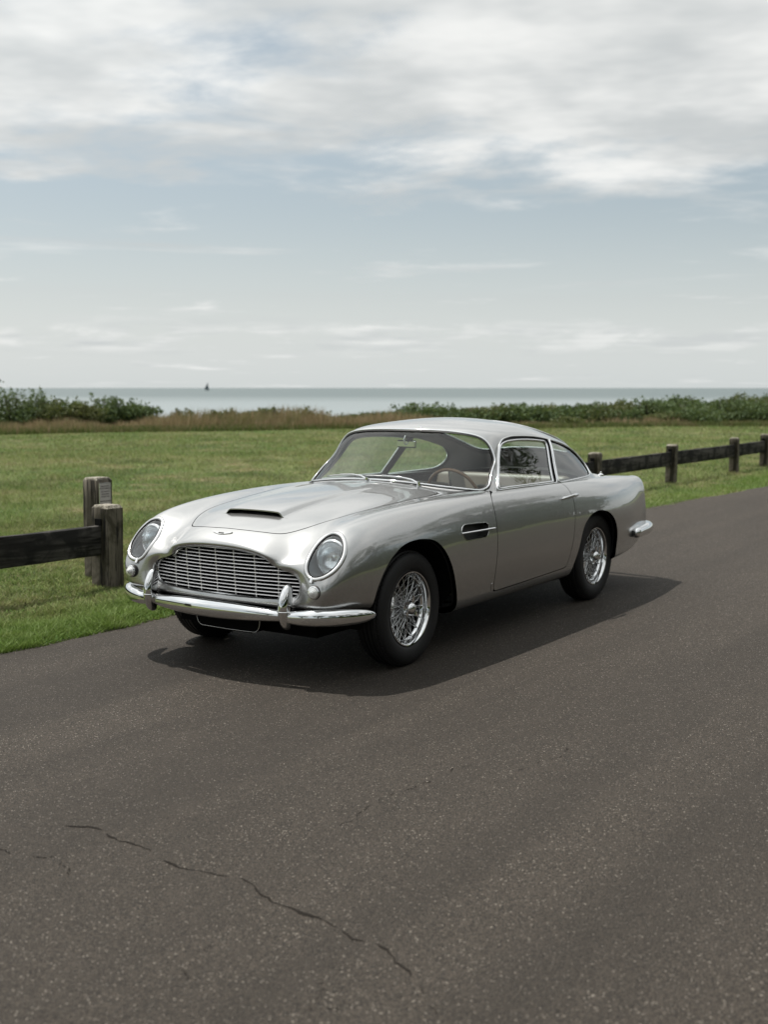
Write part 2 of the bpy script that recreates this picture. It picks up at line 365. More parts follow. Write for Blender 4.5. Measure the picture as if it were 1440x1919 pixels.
class Sheet:
    """rows of A: x y z nx ny nz u v; faces as tuples; cut() keeps f >= 0 and remembers the cut edges"""
    def __init__(s, A, F): s.A = A; s.F = F; s.seg = []
    @staticmethod
    def grid(S, nu, nv, side=1, urange=None, vrange=None):
        n, m = S.D.shape[:2]; u0, u1 = urange or (0, n-1); v0, v1 = vrange or (0, m-1)
        u = np.linspace(u0, u1, int((u1-u0)*nu)+1); v = np.linspace(v0, v1, int((v1-v0)*nv)+1)
        U, V_ = np.meshgrid(u, v, indexing='ij'); X, Nn = S.ev(U, V_, True)
        A = np.concatenate([X, Nn, U[..., None], V_[..., None]], -1).reshape(-1, 8)
        a, b = len(u), len(v); I = np.arange(a*b).reshape(a, b)
        q = np.stack([I[:-1, :-1], I[1:, :-1], I[1:, 1:], I[:-1, 1:]], -1).reshape(-1, 4)
        return Sheet(A, q)
    def copy(s): c = Sheet(s.A.copy(), s.F if isinstance(s.F, np.ndarray) else list(s.F)); c.seg = list(s.seg); return c
    def cut(s, f):
        F = s.F
        if isinstance(F, np.ndarray): pos = f[F] >= 0; keep = pos.all(1); none = (~pos).all(1); K = [tuple(x) for x in F[keep].tolist()]; Mx = F[~keep & ~none].tolist()
        else:
            K = []; Mx = []
            for q in F:
                p = [f[i] >= 0 for i in q]
                if all(p): K.append(q)
                elif any(p): Mx.append(q)
        new = []; base = len(s.A); cache = {}
        def cross(i, j):
            k = (i, j) if i < j else (j, i)
            if k not in cache:
                t = f[k[0]]/(f[k[0]]-f[k[1]]); row = s.A[k[0]]*(1-t)+s.A[k[1]]*t
                row[3:6] /= max(np.linalg.norm(row[3:6]), 1e-9); cache[k] = base+len(new); new.append(row)
            return cache[k]
        seg = []
        for q in Mx:
            out = []; cr = []
            m = len(q)
            for a in range(m):
                i, j = q[a], q[(a+1) % m]
                if f[i] >= 0: out.append(i)
                if (f[i] >= 0) != (f[j] >= 0):
                    c = cross(i, j); out.append(c); cr.append((c, f[i] >= 0))
            if len(out) >= 3: K.append(tuple(out))
            if len(cr) == 2:
                a_, b_ = cr; seg.append((a_[0], b_[0]) if a_[1] else (b_[0], a_[0]))
        if new: s.A = np.vstack([s.A, np.array(new)])
        s.F = K; live = set(); 
        s.seg = [e for e in s.seg] + seg
        return s
    def mesh(s, lip=.02, side=1, offset=0., nooffn=False):
        """vertices, faces, normals; cut edges get an inward lip of their own vertices"""
        A = s.A; F = s.F.tolist() if isinstance(s.F, np.ndarray) else list(s.F)
        flip = side < 0
        X = A[:, :3]+A[:, 3:6]*offset*ORI; Nn = A[:, 3:6]*ORI
        V = [X]; NN = [Nn]; base = len(A)
        if lip:
            used = set(i for q in F for i in q)
            lv = []; ln = []; lf = []
            for a, b in s.seg:
                if a not in used or b not in used: continue
                pa, pb = X[a], X[b]; na, nb = Nn[a], Nn[b]
                t = pb-pa; w = np.cross(t, na); w = w/max(np.linalg.norm(w), 1e-9)
                k = base+len(lv)
                lv += [pa, pb, pb-nb*lip, pa-na*lip]; ln += [w]*4; lf.append((k, k+1, k+2, k+3))
            if lv: V.append(np.array(lv)); NN.append(np.array(ln)); F = F+lf
        V = np.vstack(V); NN = np.vstack(NN)
        # compact
        used = sorted(set(i for q in F for i in q)); mp = {o: i for i, o in enumerate(used)}
        V = V[used]; NN = NN[used]; F = [tuple(mp[i] for i in q) for q in F]
        if flip: V = V*[1, -1, 1]; NN = NN*[1, -1, 1]
        if (ORI < 0) != flip: F = [q[::-1] for q in F]
        return V, F, NN
# orientation: does the analytic normal point outwards?
_x, _n = SB.ev(np.array([8.]), np.array([8.]), True); ORI = 1.0 if _n[0, 1] > 0 else -1.0
_x, _n = SG.ev(np.array([5.]), np.array([0.3]), True); ORI_G = 1.0 if _n[0, 2] > 0 else -1.0
def fixG(sh):
    if ORI_G != ORI: sh.A[:, 3:6] *= -1; sh.F = [tuple(q)[::-1] for q in (sh.F.tolist() if isinstance(sh.F, np.ndarray) else sh.F)]; sh.seg = [(b, a) for a, b in sh.seg]
    return sh
def join(parts):
    V = []; F = []; NN = []; b = 0
    for v, f, n in parts:
        V.append(v); NN.append(n); F += [tuple(i+b for i in q) for q in f]; b += len(v)
    return np.vstack(V), F, np.vstack(NN)
def put(name, parts, mat, parent, **p):
    V, F, NN = join(parts); return mk(name, V, F, mat, parent, NV=NN, **p)
def locate(S, T, axes, umin, umax, vmin, vmax, side=1):
    """surface points whose two coordinates equal T (Newton from the nearest sample); also the normals"""
    u = np.linspace(umin, umax, 160); v = np.linspace(vmin, vmax, 160); U, V_ = np.meshgrid(u, v, indexing='ij')
    X = S.ev(U, V_)[..., axes].reshape(-1, 2); U = U.ravel(); V_ = V_.ravel(); T = np.asarray(T, float)
    i = np.array([np.argmin(((X-t)**2).sum(1)) for t in T]); uu, vv = U[i].copy(), V_[i].copy()
    for _ in range(6):
        p = S.ev(uu, vv)[:, axes]; h = 1e-4
        pu = (S.ev(uu+h, vv)[:, axes]-p)/h; pv = (S.ev(uu, vv+h)[:, axes]-p)/h; r = T-p
        det = pu[:, 0]*pv[:, 1]-pu[:, 1]*pv[:, 0]; det = np.where(abs(det) < 1e-9, 1e-9, det)
        du = (r[:, 0]*pv[:, 1]-r[:, 1]*pv[:, 0])/det; dv = (pu[:, 0]*r[:, 1]-pu[:, 1]*r[:, 0])/det
        uu = np.clip(uu+np.clip(du, -.3, .3), umin, umax); vv = np.clip(vv+np.clip(dv, -.3, .3), vmin, vmax)
    p = S.ev(uu, vv)[:, axes]; bad = np.hypot(*(p-T).T) > .03; k_ = np.arange(len(T))
    if bad.any() and not bad.all():
        uu[bad] = np.interp(k_[bad], k_[~bad], uu[~bad], period=len(T)); vv[bad] = np.interp(k_[bad], k_[~bad], vv[~bad], period=len(T))
    P, Nn = S.ev(uu, vv, True)
    Nn = Nn*(ORI if S is SB else ORI_G)
    return P, Nn
def sweep(P, Nn, prof, closed=True, side=1):
    """sweep a profile [(across, out)] along P, 'out' along the surface normal"""
    P = np.asarray(P); m = len(P)
    if closed: T = np.roll(P, -1, 0)-np.roll(P, 1, 0)
    else: T = np.gradient(P, axis=0)
    T /= np.linalg.norm(T, axis=1, keepdims=True)
    Bn = np.cross(T, Nn); Bn /= np.linalg.norm(Bn, axis=1, keepdims=True); Nq = np.cross(Bn, T)
    k = len(prof); V = np.concatenate([P[:, None]+Bn[:, None]*a+Nq[:, None]*b for a, b in prof], 1).reshape(-1, 3)
    F = []
    for i in range(m if closed else m-1):
        for j in range(k):
            j2 = (j+1) % k; i2 = (i+1) % m
            F.append((i*k+j, i*k+j2, i2*k+j2, i2*k+j))
    if not closed: F += [tuple(range(k-1, -1, -1)), tuple((m-1)*k+j for j in range(k))]
    if side < 0: V = V*[1, -1, 1]; F = [q[::-1] for q in F]
    return V, F
def oval(w, h, n=10, base=0.): return [(w/2*math.cos(2*math.pi*i/n), base+h/2*math.sin(2*math.pi*i/n)) for i in range(n)]
def trim(name, P, Nn, w, h, mat, parent, side=1, closed=True, base=0., n=10, **p):
    V, F = sweep(P, Nn, oval(w, h, n, base), closed, side); return mk(name, V, F, mat, parent, smooth=True, angle=50, **p)

# ---------------------------------------------------------------- outlines (metres, measured on the car)
DOOR = resample([(-1.075, .95), (-1.02, .912), (-.93, .893), (-.885, .84), (-.868, .74), (-.866, .652), (-.862, .543), (-.864, .432), (-.872, .35), (-.880, .318), (-.90, .306), (-1.15, .308), (-1.41, .314), (-1.65, .32), (-1.86, .326), (-1.90, .335), (-1.925, .40), (-1.945, .50), (-1.965, .62), (-1.985, .72), (-1.99, .80), (-1.98, .86), (-1.965, .90), (-1.96, .95), (-1.5, .97)], 150)
VENT = resample([(-.449, .720), (-.462, .742), (-.50, .754), (-.60, .752), (-.70, .747), (-.748, .743), (-.766, .730), (-.764, .700), (-.750, .675), (-.715, .660), (-.60, .660), (-.505, .662), (-.475, .675), (-.455, .70)], 60)
FARCH = [(.405, -.2), (.405, .30), (.412, .40), (.408, .456), (.392, .513), (.352, .577), (.294, .632), (.236, .667), (.162, .700), (.088, .716), (.006, .7215), (-.075, .716), (-.138, .704), (-.190, .681), (-.240, .643), (-.286, .592), (-.328, .531), (-.370, .457), (-.407, .391), (-.437, .326), (-.448, .25), (-.45, -.2)]
RARCH = [(-1.985, -.2), (-1.985, .25), (-2.00, .30), (-2.03, .36), (-2.052, .42), (-2.066, .48), (-2.085, .541), (-2.120, .594), (-2.176, .632), (-2.248, .661), (-2.319, .675), (-2.390, .678), (-2.461, .672), (-2.541, .655), (-2.610, .625), (-2.665, .585), (-2.703, .537), (-2.725, .492), (-2.742, .43), (-2.745, .37), (-2.742, .30), (-2.742, -.2)]
def arch(P): 
    q = resample(np.array(P)[1:-1], 90, False); return np.vstack([P[0], q, P[-1]])
FARCH = arch(FARCH); RARCH = arch(RARCH)
_h = [(.641, 0), (.640, .09), (.630, .18), (.612, .25), (.596, .29), (.575, .322), (.548, .346), (.512, .370), (.449, .405), (.369, .436), (.243, .469), (-.026, .500), (-.307, .530), (-.50, .553), (-.60, .548), (-.665, .530), (-.705, .478), (-.708, .42), (-.68, .30), (-.65, .15), (-.64, 0)]
HOOD = resample(_h[:-1]+[(x, -y) for x, y in _h[:0:-1]], 260)
HLP = resample([(.567, .626), (.552, .689), (.560, .742), (.585, .779), (.628, .796), (.679, .786), (.719, .750), (.742, .699), (.741, .649), (.720, .612), (.678, .586), (.626, .577), (.590, .592)], 64)
_w = [(0, 1.271), (.2, 1.269), (.351, 1.261), (.470, 1.244), (.540, 1.218), (.586, 1.169), (.619, 1.105), (.657, 1.015), (.686, .950), (.690, .922), (.664, .909), (.568, .924), (.339, .951), (.164, .964), (0, .967)]
WSP = resample(_w+[(-y, z) for y, z in _w[-2:0:-1]], 160)
DWO = resample([(-1.075, .909), (-1.14, .975), (-1.205, 1.045), (-1.298, 1.160), (-1.340, 1.197), (-1.400, 1.217), (-1.543, 1.227), (-1.743, 1.223), (-1.929, 1.213), (-2.06, 1.199), (-2.083, 1.188), (-2.078, 1.165), (-2.01, 1.052), (-1.965, .97), (-1.93, .905), (-1.915, .900), (-1.75, .900), (-1.506, .904), (-1.259, .906), (-1.12, .906)], 150)
DWG = resample([(-1.112, .919), (-1.16, .975), (-1.222, 1.043), (-1.296, 1.139), (-1.332, 1.175), (-1.390, 1.193), (-1.487, 1.201), (-1.635, 1.202), (-1.817, 1.194), (-1.99, 1.180), (-2.018, 1.170), (-2.012, 1.150), (-1.952, 1.044), (-1.905, .96), (-1.88, .915), (-1.865, .911), (-1.506, .914), (-1.25, .916)], 130)
QWO = resample([(-2.105, 1.183), (-2.199, 1.172), (-2.351, 1.146), (-2.477, 1.106), (-2.585, 1.050), (-2.640, .988), (-2.630, .945), (-2.59, .918), (-2.516, .908), (-2.35, .904), (-2.10, .900), (-1.975, .898), (-1.952, .905), (-1.985, .965), (-2.035, 1.055), (-2.095, 1.160)], 110)
RWO = resample([(-2.12, 0), (-2.13, .2), (-2.19, .36), (-2.26, .43), (-2.40, .455), (-2.60, .445), (-2.76, .41), (-2.85, .33), (-2.89, .18), (-2.90, 0), (-2.89, -.18), (-2.85, -.33), (-2.76, -.41), (-2.60, -.445), (-2.40, -.455), (-2.26, -.43), (-2.19, -.36), (-2.13, -.2)], 90)
CABIN = np.array([(-.775, 0), (-.79, .22), (-.86, .43), (-.96, .58), (-1.10, .650), (-1.9, .640), (-2.5, .60), (-2.7, .52), (-2.8, 0), (-2.7, -.52), (-2.5, -.60), (-1.9, -.640), (-1.10, -.650), (-.96, -.58), (-.86, -.43), (-.79, -.22)])
SCOOPF = [(-.62, -.24), (.430, -.24), (.430, .24), (-.62, .24)]
GLP = resample([(0, .702), (.155, .696), (.275, .676), (.352, .645), (.41, .617), (.462, .59), (.5, .564), (.52, .538), (.526, .512), (.522, .487), (.5, .466), (.45, .456), (.37, .45), (.25, .446), (0, .444), (-.25, .446), (-.37, .45), (-.45, .456), (-.5, .466), (-.522, .487), (-.526, .512), (-.52, .538), (-.5, .564), (-.462, .59), (-.41, .617), (-.352, .645), (-.275, .676), (-.155, .696)], 200)
GAP = .0055
# ---------------------------------------------------------------- the car
car = empty('car', (0, 0, -.012), label='silver vintage two-door grand tourer with wire wheels, parked on the asphalt road', category='car')
base = Sheet.grid(SB, 13, 10); A = base.A
def fld(P, a, b, A): return sdf(P, A[:, a], A[:, b])
def body_fields(A):
    fd = fld(DOOR, 0, 2, A)
    return fd
sh = base.copy()
sh.cut(np.maximum(fld(DOOR, 0, 2, sh.A)-GAP/2, 4.85-sh.A[:, 7]))
sh.cut(np.maximum(fld(HOOD, 0, 1, sh.A)-GAP/2, .70-sh.A[:, 2]))
for P in (FARCH, RARCH): sh.cut(np.maximum(fld(P, 0, 2, sh.A), .52-sh.A[:, 1]))
sh.cut(np.maximum(fld(HLP, 1, 2, sh.A), .3-sh.A[:, 0]))
sh.cut(np.maximum(fld(VENT, 0, 2, sh.A), 6.-sh.A[:, 7]))
sh.cut(np.maximum(fld(CABIN, 0, 1, sh.A), .75-sh.A[:, 2]))
put('body', [sh.mesh(.022, 1), sh.mesh(.022, -1)], paint, car)
# inner shell keeps the gaps dark and closes the engine bay and doors
sh = Sheet.grid(SB, 4, 4)
for P in (FARCH, RARCH): sh.cut(np.maximum(fld(P, 0, 2, sh.A), .50-sh.A[:, 1]))
sh.cut(np.maximum(fld(HLP, 1, 2, sh.A)-.01, .3-sh.A[:, 0])); sh.cut(np.maximum(fld(VENT, 0, 2, sh.A)-.01, 6.-sh.A[:, 7]))
sh.cut(np.maximum(fld(CABIN, 0, 1, sh.A), .75-sh.A[:, 2])); sh.cut(20.-1.2-sh.A[:, 6]+.2)
put('inner_shell', [sh.mesh(0, 1, -.035), sh.mesh(0, -1, -.035)], carpet, car)
# doors
doors = []
dsh = base.copy(); dsh.cut(np.minimum(-fld(DOOR, 0, 2, dsh.A)-GAP/2, dsh.A[:, 7]-4.85))
for s in (1, -1):
    doors.append(put('door', [dsh.mesh(.022, s)], paint, car))
# bonnet
hsd = Sheet.grid(SB, 13, 10, vrange=(0, 5)); hsd.cut(np.minimum(-fld(HOOD, 0, 1, hsd.A)-GAP/2, hsd.A[:, 2]-.70))
hsd.cut(np.maximum(fld(SCOOPF, 0, 1, hsd.A), .70-hsd.A[:, 2]))
hsd.seg = [e for e in hsd.seg if not (abs(abs(hsd.A[e[0]][1])-.24) < 2e-3 or abs(hsd.A[e[0]][0]-.430) < 2e-3 or abs(hsd.A[e[0]][0]+.62) < 2e-3)]
bonnet = put('bonnet', [hsd.mesh(.02, 1), hsd.mesh(.02, -1)], paint, car)
# bonnet scoop: raised panel with an open mouth
def hoodz(x, y):
    T = np.stack([x.ravel(), np.abs(y.ravel())], 1); P, Nn = locate(SB, T, [0, 1], 8, 19.5, 0, 4.9); return P[:, 2].reshape(x.shape)
nx_, ny_ = 56, 48
xs = np.linspace(.430, -.62, nx_); ys = np.linspace(-.24, .24, ny_*1+1)
XX, YY = np.meshgrid(xs, ys, indexing='ij'); 
_cx = np.linspace(.46, -.63, 24); _cy = np.linspace(0, .24, 9); CX, CY = np.meshgrid(_cx, _cy, indexing='ij'); HZ = hoodz(CX, CY)
def hz(x, y):
    y = np.abs(y); fx = (x-_cx[0])/(_cx[1]-_cx[0]); fy = y/(_cy[1]-_cy[0]); i = np.clip(fx.astype(int), 0, 22); j = np.clip(fy.astype(int), 0, 7)
    def cr(a, b, c, d, t): return .5*((2*b)+(-a+c)*t+(2*a-5*b+4*c-d)*t*t+(-a+3*b-3*c+d)*t**3)
    tx = fx-i; ty = fy-j; rows = []
    for di in (-1, 0, 1, 2):
        ii = np.clip(i+di, 0, 23); r_ = []
        for dj in (-1, 0, 1, 2):
            jj = j+dj; jj = np.where(jj < 0, -jj, jj); jj = np.clip(jj, 0, 8); r_.append(HZ[ii, jj])
        rows.append(cr(*r_, ty))
    return cr(*rows, tx)
def bump_(x, y):
    hw = .208+.0*x; t = np.clip((hw-np.abs(y))/.046, 0, 1); edge = np.sqrt(1-(1-t)**2.2)*np.clip(t*6, 0, 1)**.0
    edge = 1-(1-t)**2.4; edge = edge*(3*np.clip(t*1.6, 0, 1)**2-2*np.clip(t*1.6, 0, 1)**3)**.45
    f = np.clip((x+.60)/1.02, 0, 1); f = f*f*(3-2*f)
    return .026*f**.75*edge
def scz(x, y): return hz(x, y)+bump_(x, y)
xs2 = np.linspace(.420, -.62, nx_); XX, YY = np.meshgrid(xs2, ys, indexing='ij')
ZZ = scz(XX, YY); e = 2e-3; gx = (scz(XX-e*.5, YY)-scz(XX-e*1.5, YY))/e; gy = (scz(XX, YY+e)-scz(XX, YY-e))/(2*e)
NNs = np.stack([-gx, -gy, np.ones_like(gx)], -1); NNs /= np.linalg.norm(NNs, axis=-1, keepdims=True)
Vs = np.stack([XX, YY, ZZ], -1).reshape(-1, 3); I = np.arange(nx_*len(ys)).reshape(nx_, len(ys))
Fs = [tuple(q) for q in np.stack([I[:-1, :-1], I[:-1, 1:], I[1:, 1:], I[1:, :-1]], -1).reshape(-1, 4).tolist()]
Fs = [q[::-1] for q in Fs]
if True:
    a, b, c = (Vs[i] for i in Fs[0][:3]); 
    if np.cross(b-a, c-a)[2] < 0: Fs = [q[::-1] for q in Fs]
# rolled thickness at the mouth
y0 = ys; top = np.stack([np.full_like(y0, .425), y0, scz(np.full_like(y0, .425), y0)], 1); th = np.minimum(.004, bump_(np.full_like(y0, .425), y0))
low = top-np.stack([0*y0, 0*y0, th], 1); lowb = low+[-.22, 0, 0]; lowb[:, 2] = hz(lowb[:, 0], y0)+np.maximum(bump_(lowb[:, 0], y0)-.005, 0)
k = len(y0); b0 = len(Vs); V2 = np.vstack([Vs, top, low]); N2 = np.vstack([NNs.reshape(-1, 3), np.tile([1, 0, 0], (2*k, 1))])
for i in range(k-1): Fs.append((b0+i, b0+k+i, b0+k+i+1, b0+i+1))
scoop = mk('bonnet_scoop', V2, Fs, paint, bonnet, NV=N2)
fl = np.stack([np.full_like(y0, .430), y0, hz(np.full_like(y0, .430), y0)], 1); flb = fl.copy(); flb[:, 0] -= .05; flb[:, 2] = hz(flb[:, 0], y0)-.002
fl2 = fl.copy(); fl2[:, 2] -= .0005
Fm = [(i, i+1, k+i+1, k+i) for i in range(k-1)]
flc = flb.copy(); flc[:, 0] -= .17; flc[:, 2] = hz(flc[:, 0], y0)-.01
flm = np.stack([np.full_like(y0, .4195), y0, hz(np.full_like(y0, .4195), y0)-.0005], 1); mk('scoop_sill', np.vstack([fl2, flm]), Fm, paint, bonnet, smooth=True)
in_ = np.abs(y0) < .2075; flm = flm[in_]; flb = flb[in_]; flc = flc[in_]; lowb = lowb[in_]; low = low[in_]; k = len(flb); Fm = [(i, i+1, k+i+1, k+i) for i in range(k-1)]
mk('scoop_floor', np.vstack([flm, flb]), Fm, paint, bonnet, smooth=True)
Vm = np.vstack([flb, flc, lowb, low]); Fm = [(i, i+1, k+i+1, k+i) for i in range(k-1)]+[(k+i, k+i+1, 2*k+i+1, 2*k+i) for i in range(k-1)]+[(2*k+i, 2*k+i+1, 3*k+i+1, 3*k+i) for i in range(k-1)]
mk('scoop_throat', Vm, Fm, black, bonnet, smooth=False)
# hinge-line screws and bonnet badge
P, Nn = locate(SB, [(.692, .0)], [0, 1], 16, 19.9, 0, 3)
bc = Vector(P[0]); bn = Vector(Nn[0]); bx = Vector((0, 1, 0)); by = bn.cross(bx)*-1
def onbadge(a, b, c=.002): return bc+bx*a+by*b*(1 if by.x > 0 else -1)*-1+bn*c
mb = MB(); wing = []
for sgn in (1, -1):
    up_ = [(0, .006), (.012, .0075), (.03, .009), (.05, .0115), (.068, .016)]; lo_ = [(.060, .004), (.045, -.001), (.03, -.006), (.015, -.010), (0, -.012)]
    o = [(a*sgn, b) for a, b in up_+lo_]
    T_ = [onbadge(a, b, .004) for a, b in o]; Bt = [onbadge(a, b, -.002) for a, b in o]; m_ = len(o)
    mb.add(T_+Bt, [tuple(range(m_)) if sgn < 0 else tuple(range(m_-1, -1, -1))]+[(i, (i+1) % m_, m_+(i+1) % m_, m_+i) for i in range(m_)])
badge = mb.build('badge', chrome_dull, bonnet, smooth=False)
badge.parent = car
mb = MB(); mb.add([onbadge(a, b, .0055) for a, b in ((-.018, -.005), (.018, -.005), (.018, .003), (-.018, .003))]+[onbadge(a, b, .003) for a, b in ((-.018, -.005), (.018, -.005), (.018, .003), (-.018, .003))], [(0, 1, 2, 3), (3, 2, 1, 0), (0, 4, 5, 1), (1, 5, 6, 2), (2, 6, 7, 3), (3, 7, 4, 0)])
mb.build('badge_bar', dash_m, badge)
# ---------------------------------------------------------------- roof, pillars and glass
gb = fixG(Sheet.grid(SG, 16, 12))
def f_ws(A): return np.maximum(np.maximum(fld(WSP, 1, 2, A), A[:, 6]-4.2), (A[:, 7]-4.5)*.06)
def f_dw(P): return lambda A: np.maximum(fld(P, 0, 2, A), 3.7-A[:, 7])
def f_rw(A): return np.maximum(fld(RWO, 0, 1, A), A[:, 7]-3.6)
g = gb.copy()
for f in (f_ws, f_dw(DWO), f_dw(QWO), f_rw): g.cut(f(g.A))
g.cut(g.A[:, 2]-(.872))
roof = put('roof', [g.mesh(.014, 1), g.mesh(.014, -1)], paint, car)
g = fixG(Sheet.grid(SG, 8, 8))
def grow(f, d): return lambda A: f(A)-d
for f, d in ((f_ws, .022), (f_dw(DWO), .012), (f_dw(QWO), .012), (f_rw, .02)): g.cut(grow(f, d)(g.A))
g.cut(g.A[:, 2]-.90)
put('headlining', [g.mesh(0, 1, -.022), g.mesh(0, -1, -.022)], cloth, car)
def pane(f, off=-.006, extra=None):
    g = gb.copy(); g.cut(-f(g.A))
    if extra is not None: g.cut(extra(g.A))
    return g
w = pane(f_ws); ws = put('windscreen', [w.mesh(0, 1, -.007), w.mesh(0, -1, -.007)], glass_material('windscreen_glass', (.90, .95, .92), fac=.55), car)
P, Nn = locate(SG, np.abs(WSP*[1, 0])+WSP*[0, 1], [1, 2], 0, 4.2, 0, 4.5)
sg = np.sign(WSP[:, 0]); sg[sg == 0] = 1; P = P*np.stack([0*sg+1, sg, 0*sg+1], 1); Nn = Nn*np.stack([0*sg+1, sg, 0*sg+1], 1)
for Q_ in (P, Nn):
    for _ in range(3): Q_[:] = .25*np.roll(Q_, 1, 0)+.5*Q_+.25*np.roll(Q_, -1, 0)
trim('windscreen_seal', P, Nn, .030, .010, rubber, ws, base=-.002)
trim('windscreen_trim', P, Nn, .013, .011, chrome, ws, base=.004)
w = pane(f_rw); rw = put('rear_window', [w.mesh(0, 1, -.006), w.mesh(0, -1, -.006)], glass, car)
P, Nn = locate(SG, np.abs(RWO*[0, 1])+RWO*[1, 0], [0, 1], 6, 11, 0, 5); sg = np.sign(RWO[:, 1]); sg[sg == 0] = 1
P = P*np.stack([0*sg+1, sg, 0*sg+1], 1); Nn = Nn*np.stack([0*sg+1, sg, 0*sg+1], 1); trim('rear_window_trim', P, Nn, .014, .012, chrome, rw, base=.003)
PO, NO = locate(SG, DWO, [0, 2], 0, 9, 3.75, 6); PG, NG = locate(SG, DWG, [0, 2], 0, 9, 3.75, 6); PQ, NQ = locate(SG, QWO, [0, 2], 3, 11, 3.6, 6)
for Q_ in (PO, PG, PQ, NO, NG, NQ):
    for _ in range(3): Q_[:] = .25*np.roll(Q_, 1, 0)+.5*Q_+.25*np.roll(Q_, -1, 0)
for s, door in zip((1, -1), doors):
    w = pane(f_dw(DWG)); put('door_glass', [w.mesh(0, s, -.008)], glass, door)
    band = gb.copy(); band.cut(-f_dw(DWO)(band.A)); band.cut(f_dw(DWG)(band.A)-.002)
    put('window_seal', [band.mesh(.01, s, -.008)], rubber, door)
    trim('window_frame', PG, NG, .017, .014, chrome, door, s, base=-.002)
    trim('window_trim', PO, NO, .010, .010, chrome, door, s, base=.003)
    w = pane(f_dw(QWO)); q = put('quarter_window', [w.mesh(0, s, -.007)], glass, car)
    trim('quarter_window_trim', PQ, NQ, .013, .012, chrome, q, s, base=.002)
    # handle
    hp, hn = locate(SB, [(-1.80, .800), (-1.86, .803), (-1.93, .805), (-2.00, .807), (-2.055, .808)], [0, 2], 3, 10, 5, 10)
    mb = MB(); rr_ = [.0045, .008, .010, .013, .008]; pts = [Vector(p)+Vector(n)*o for p, n, o in zip(hp, hn, (.008, .020, .024, .026, .016))]
    pts = [Vector((p.x, p.y*s, p.z)) for p in pts]; mb.tube([pts[0]]+[pts[0].lerp(pts[1], .5)]+pts[1:], [.004, .0075, .0085, .0095, .0125, .007], 10)
    for i in (1, 4): 
        a_ = Vector(hp[i]); a_ = Vector((a_.x, (a_.y-.004)*s, a_.z)); mb.tube([a_, pts[i]], [.012, .008], 10)
    mb.build('door_handle', chrome, door, smooth=True, angle=50)
# ---------------------------------------------------------------- side vents
VP, VN = locate(SB, VENT, [0, 2], 5, 14, 6, 11)
for s in (1, -1):
    m = len(VP); c = VP.mean(0); inn = VP-VN*.055; inn = inn+(c-VP)*.06
    V = np.vstack([VP-VN*.001, inn, [c-[0, .055, 0]]])*[1, s, 1]
    F = [(i, (i+1) % m, m+(i+1) % m, m+i) for i in range(m)]+[(m+i, m+(i+1) % m, 2*m) for i in range(m)]
    vent = mk('side_vent', V, F, material('vent_paint', (.035, .035, .034), .5) if s == 1 else bpy.data.materials['vent_paint'], car, smooth=False)
    trim('vent_trim', VP, VN, .006, .006, chrome_dull, vent, s, n=6)
    P, Nn = locate(SB, np.stack([np.linspace(-.432, -.828, 16), np.linspace(.7085, .7025, 16)], 1), [0, 2], 5, 14, 6, 11)
    V, F = sweep(P, Nn, oval(.013, .018, 8, .004), False, s); mk('vent_strip', V, F, chrome, vent, smooth=True, angle=50)
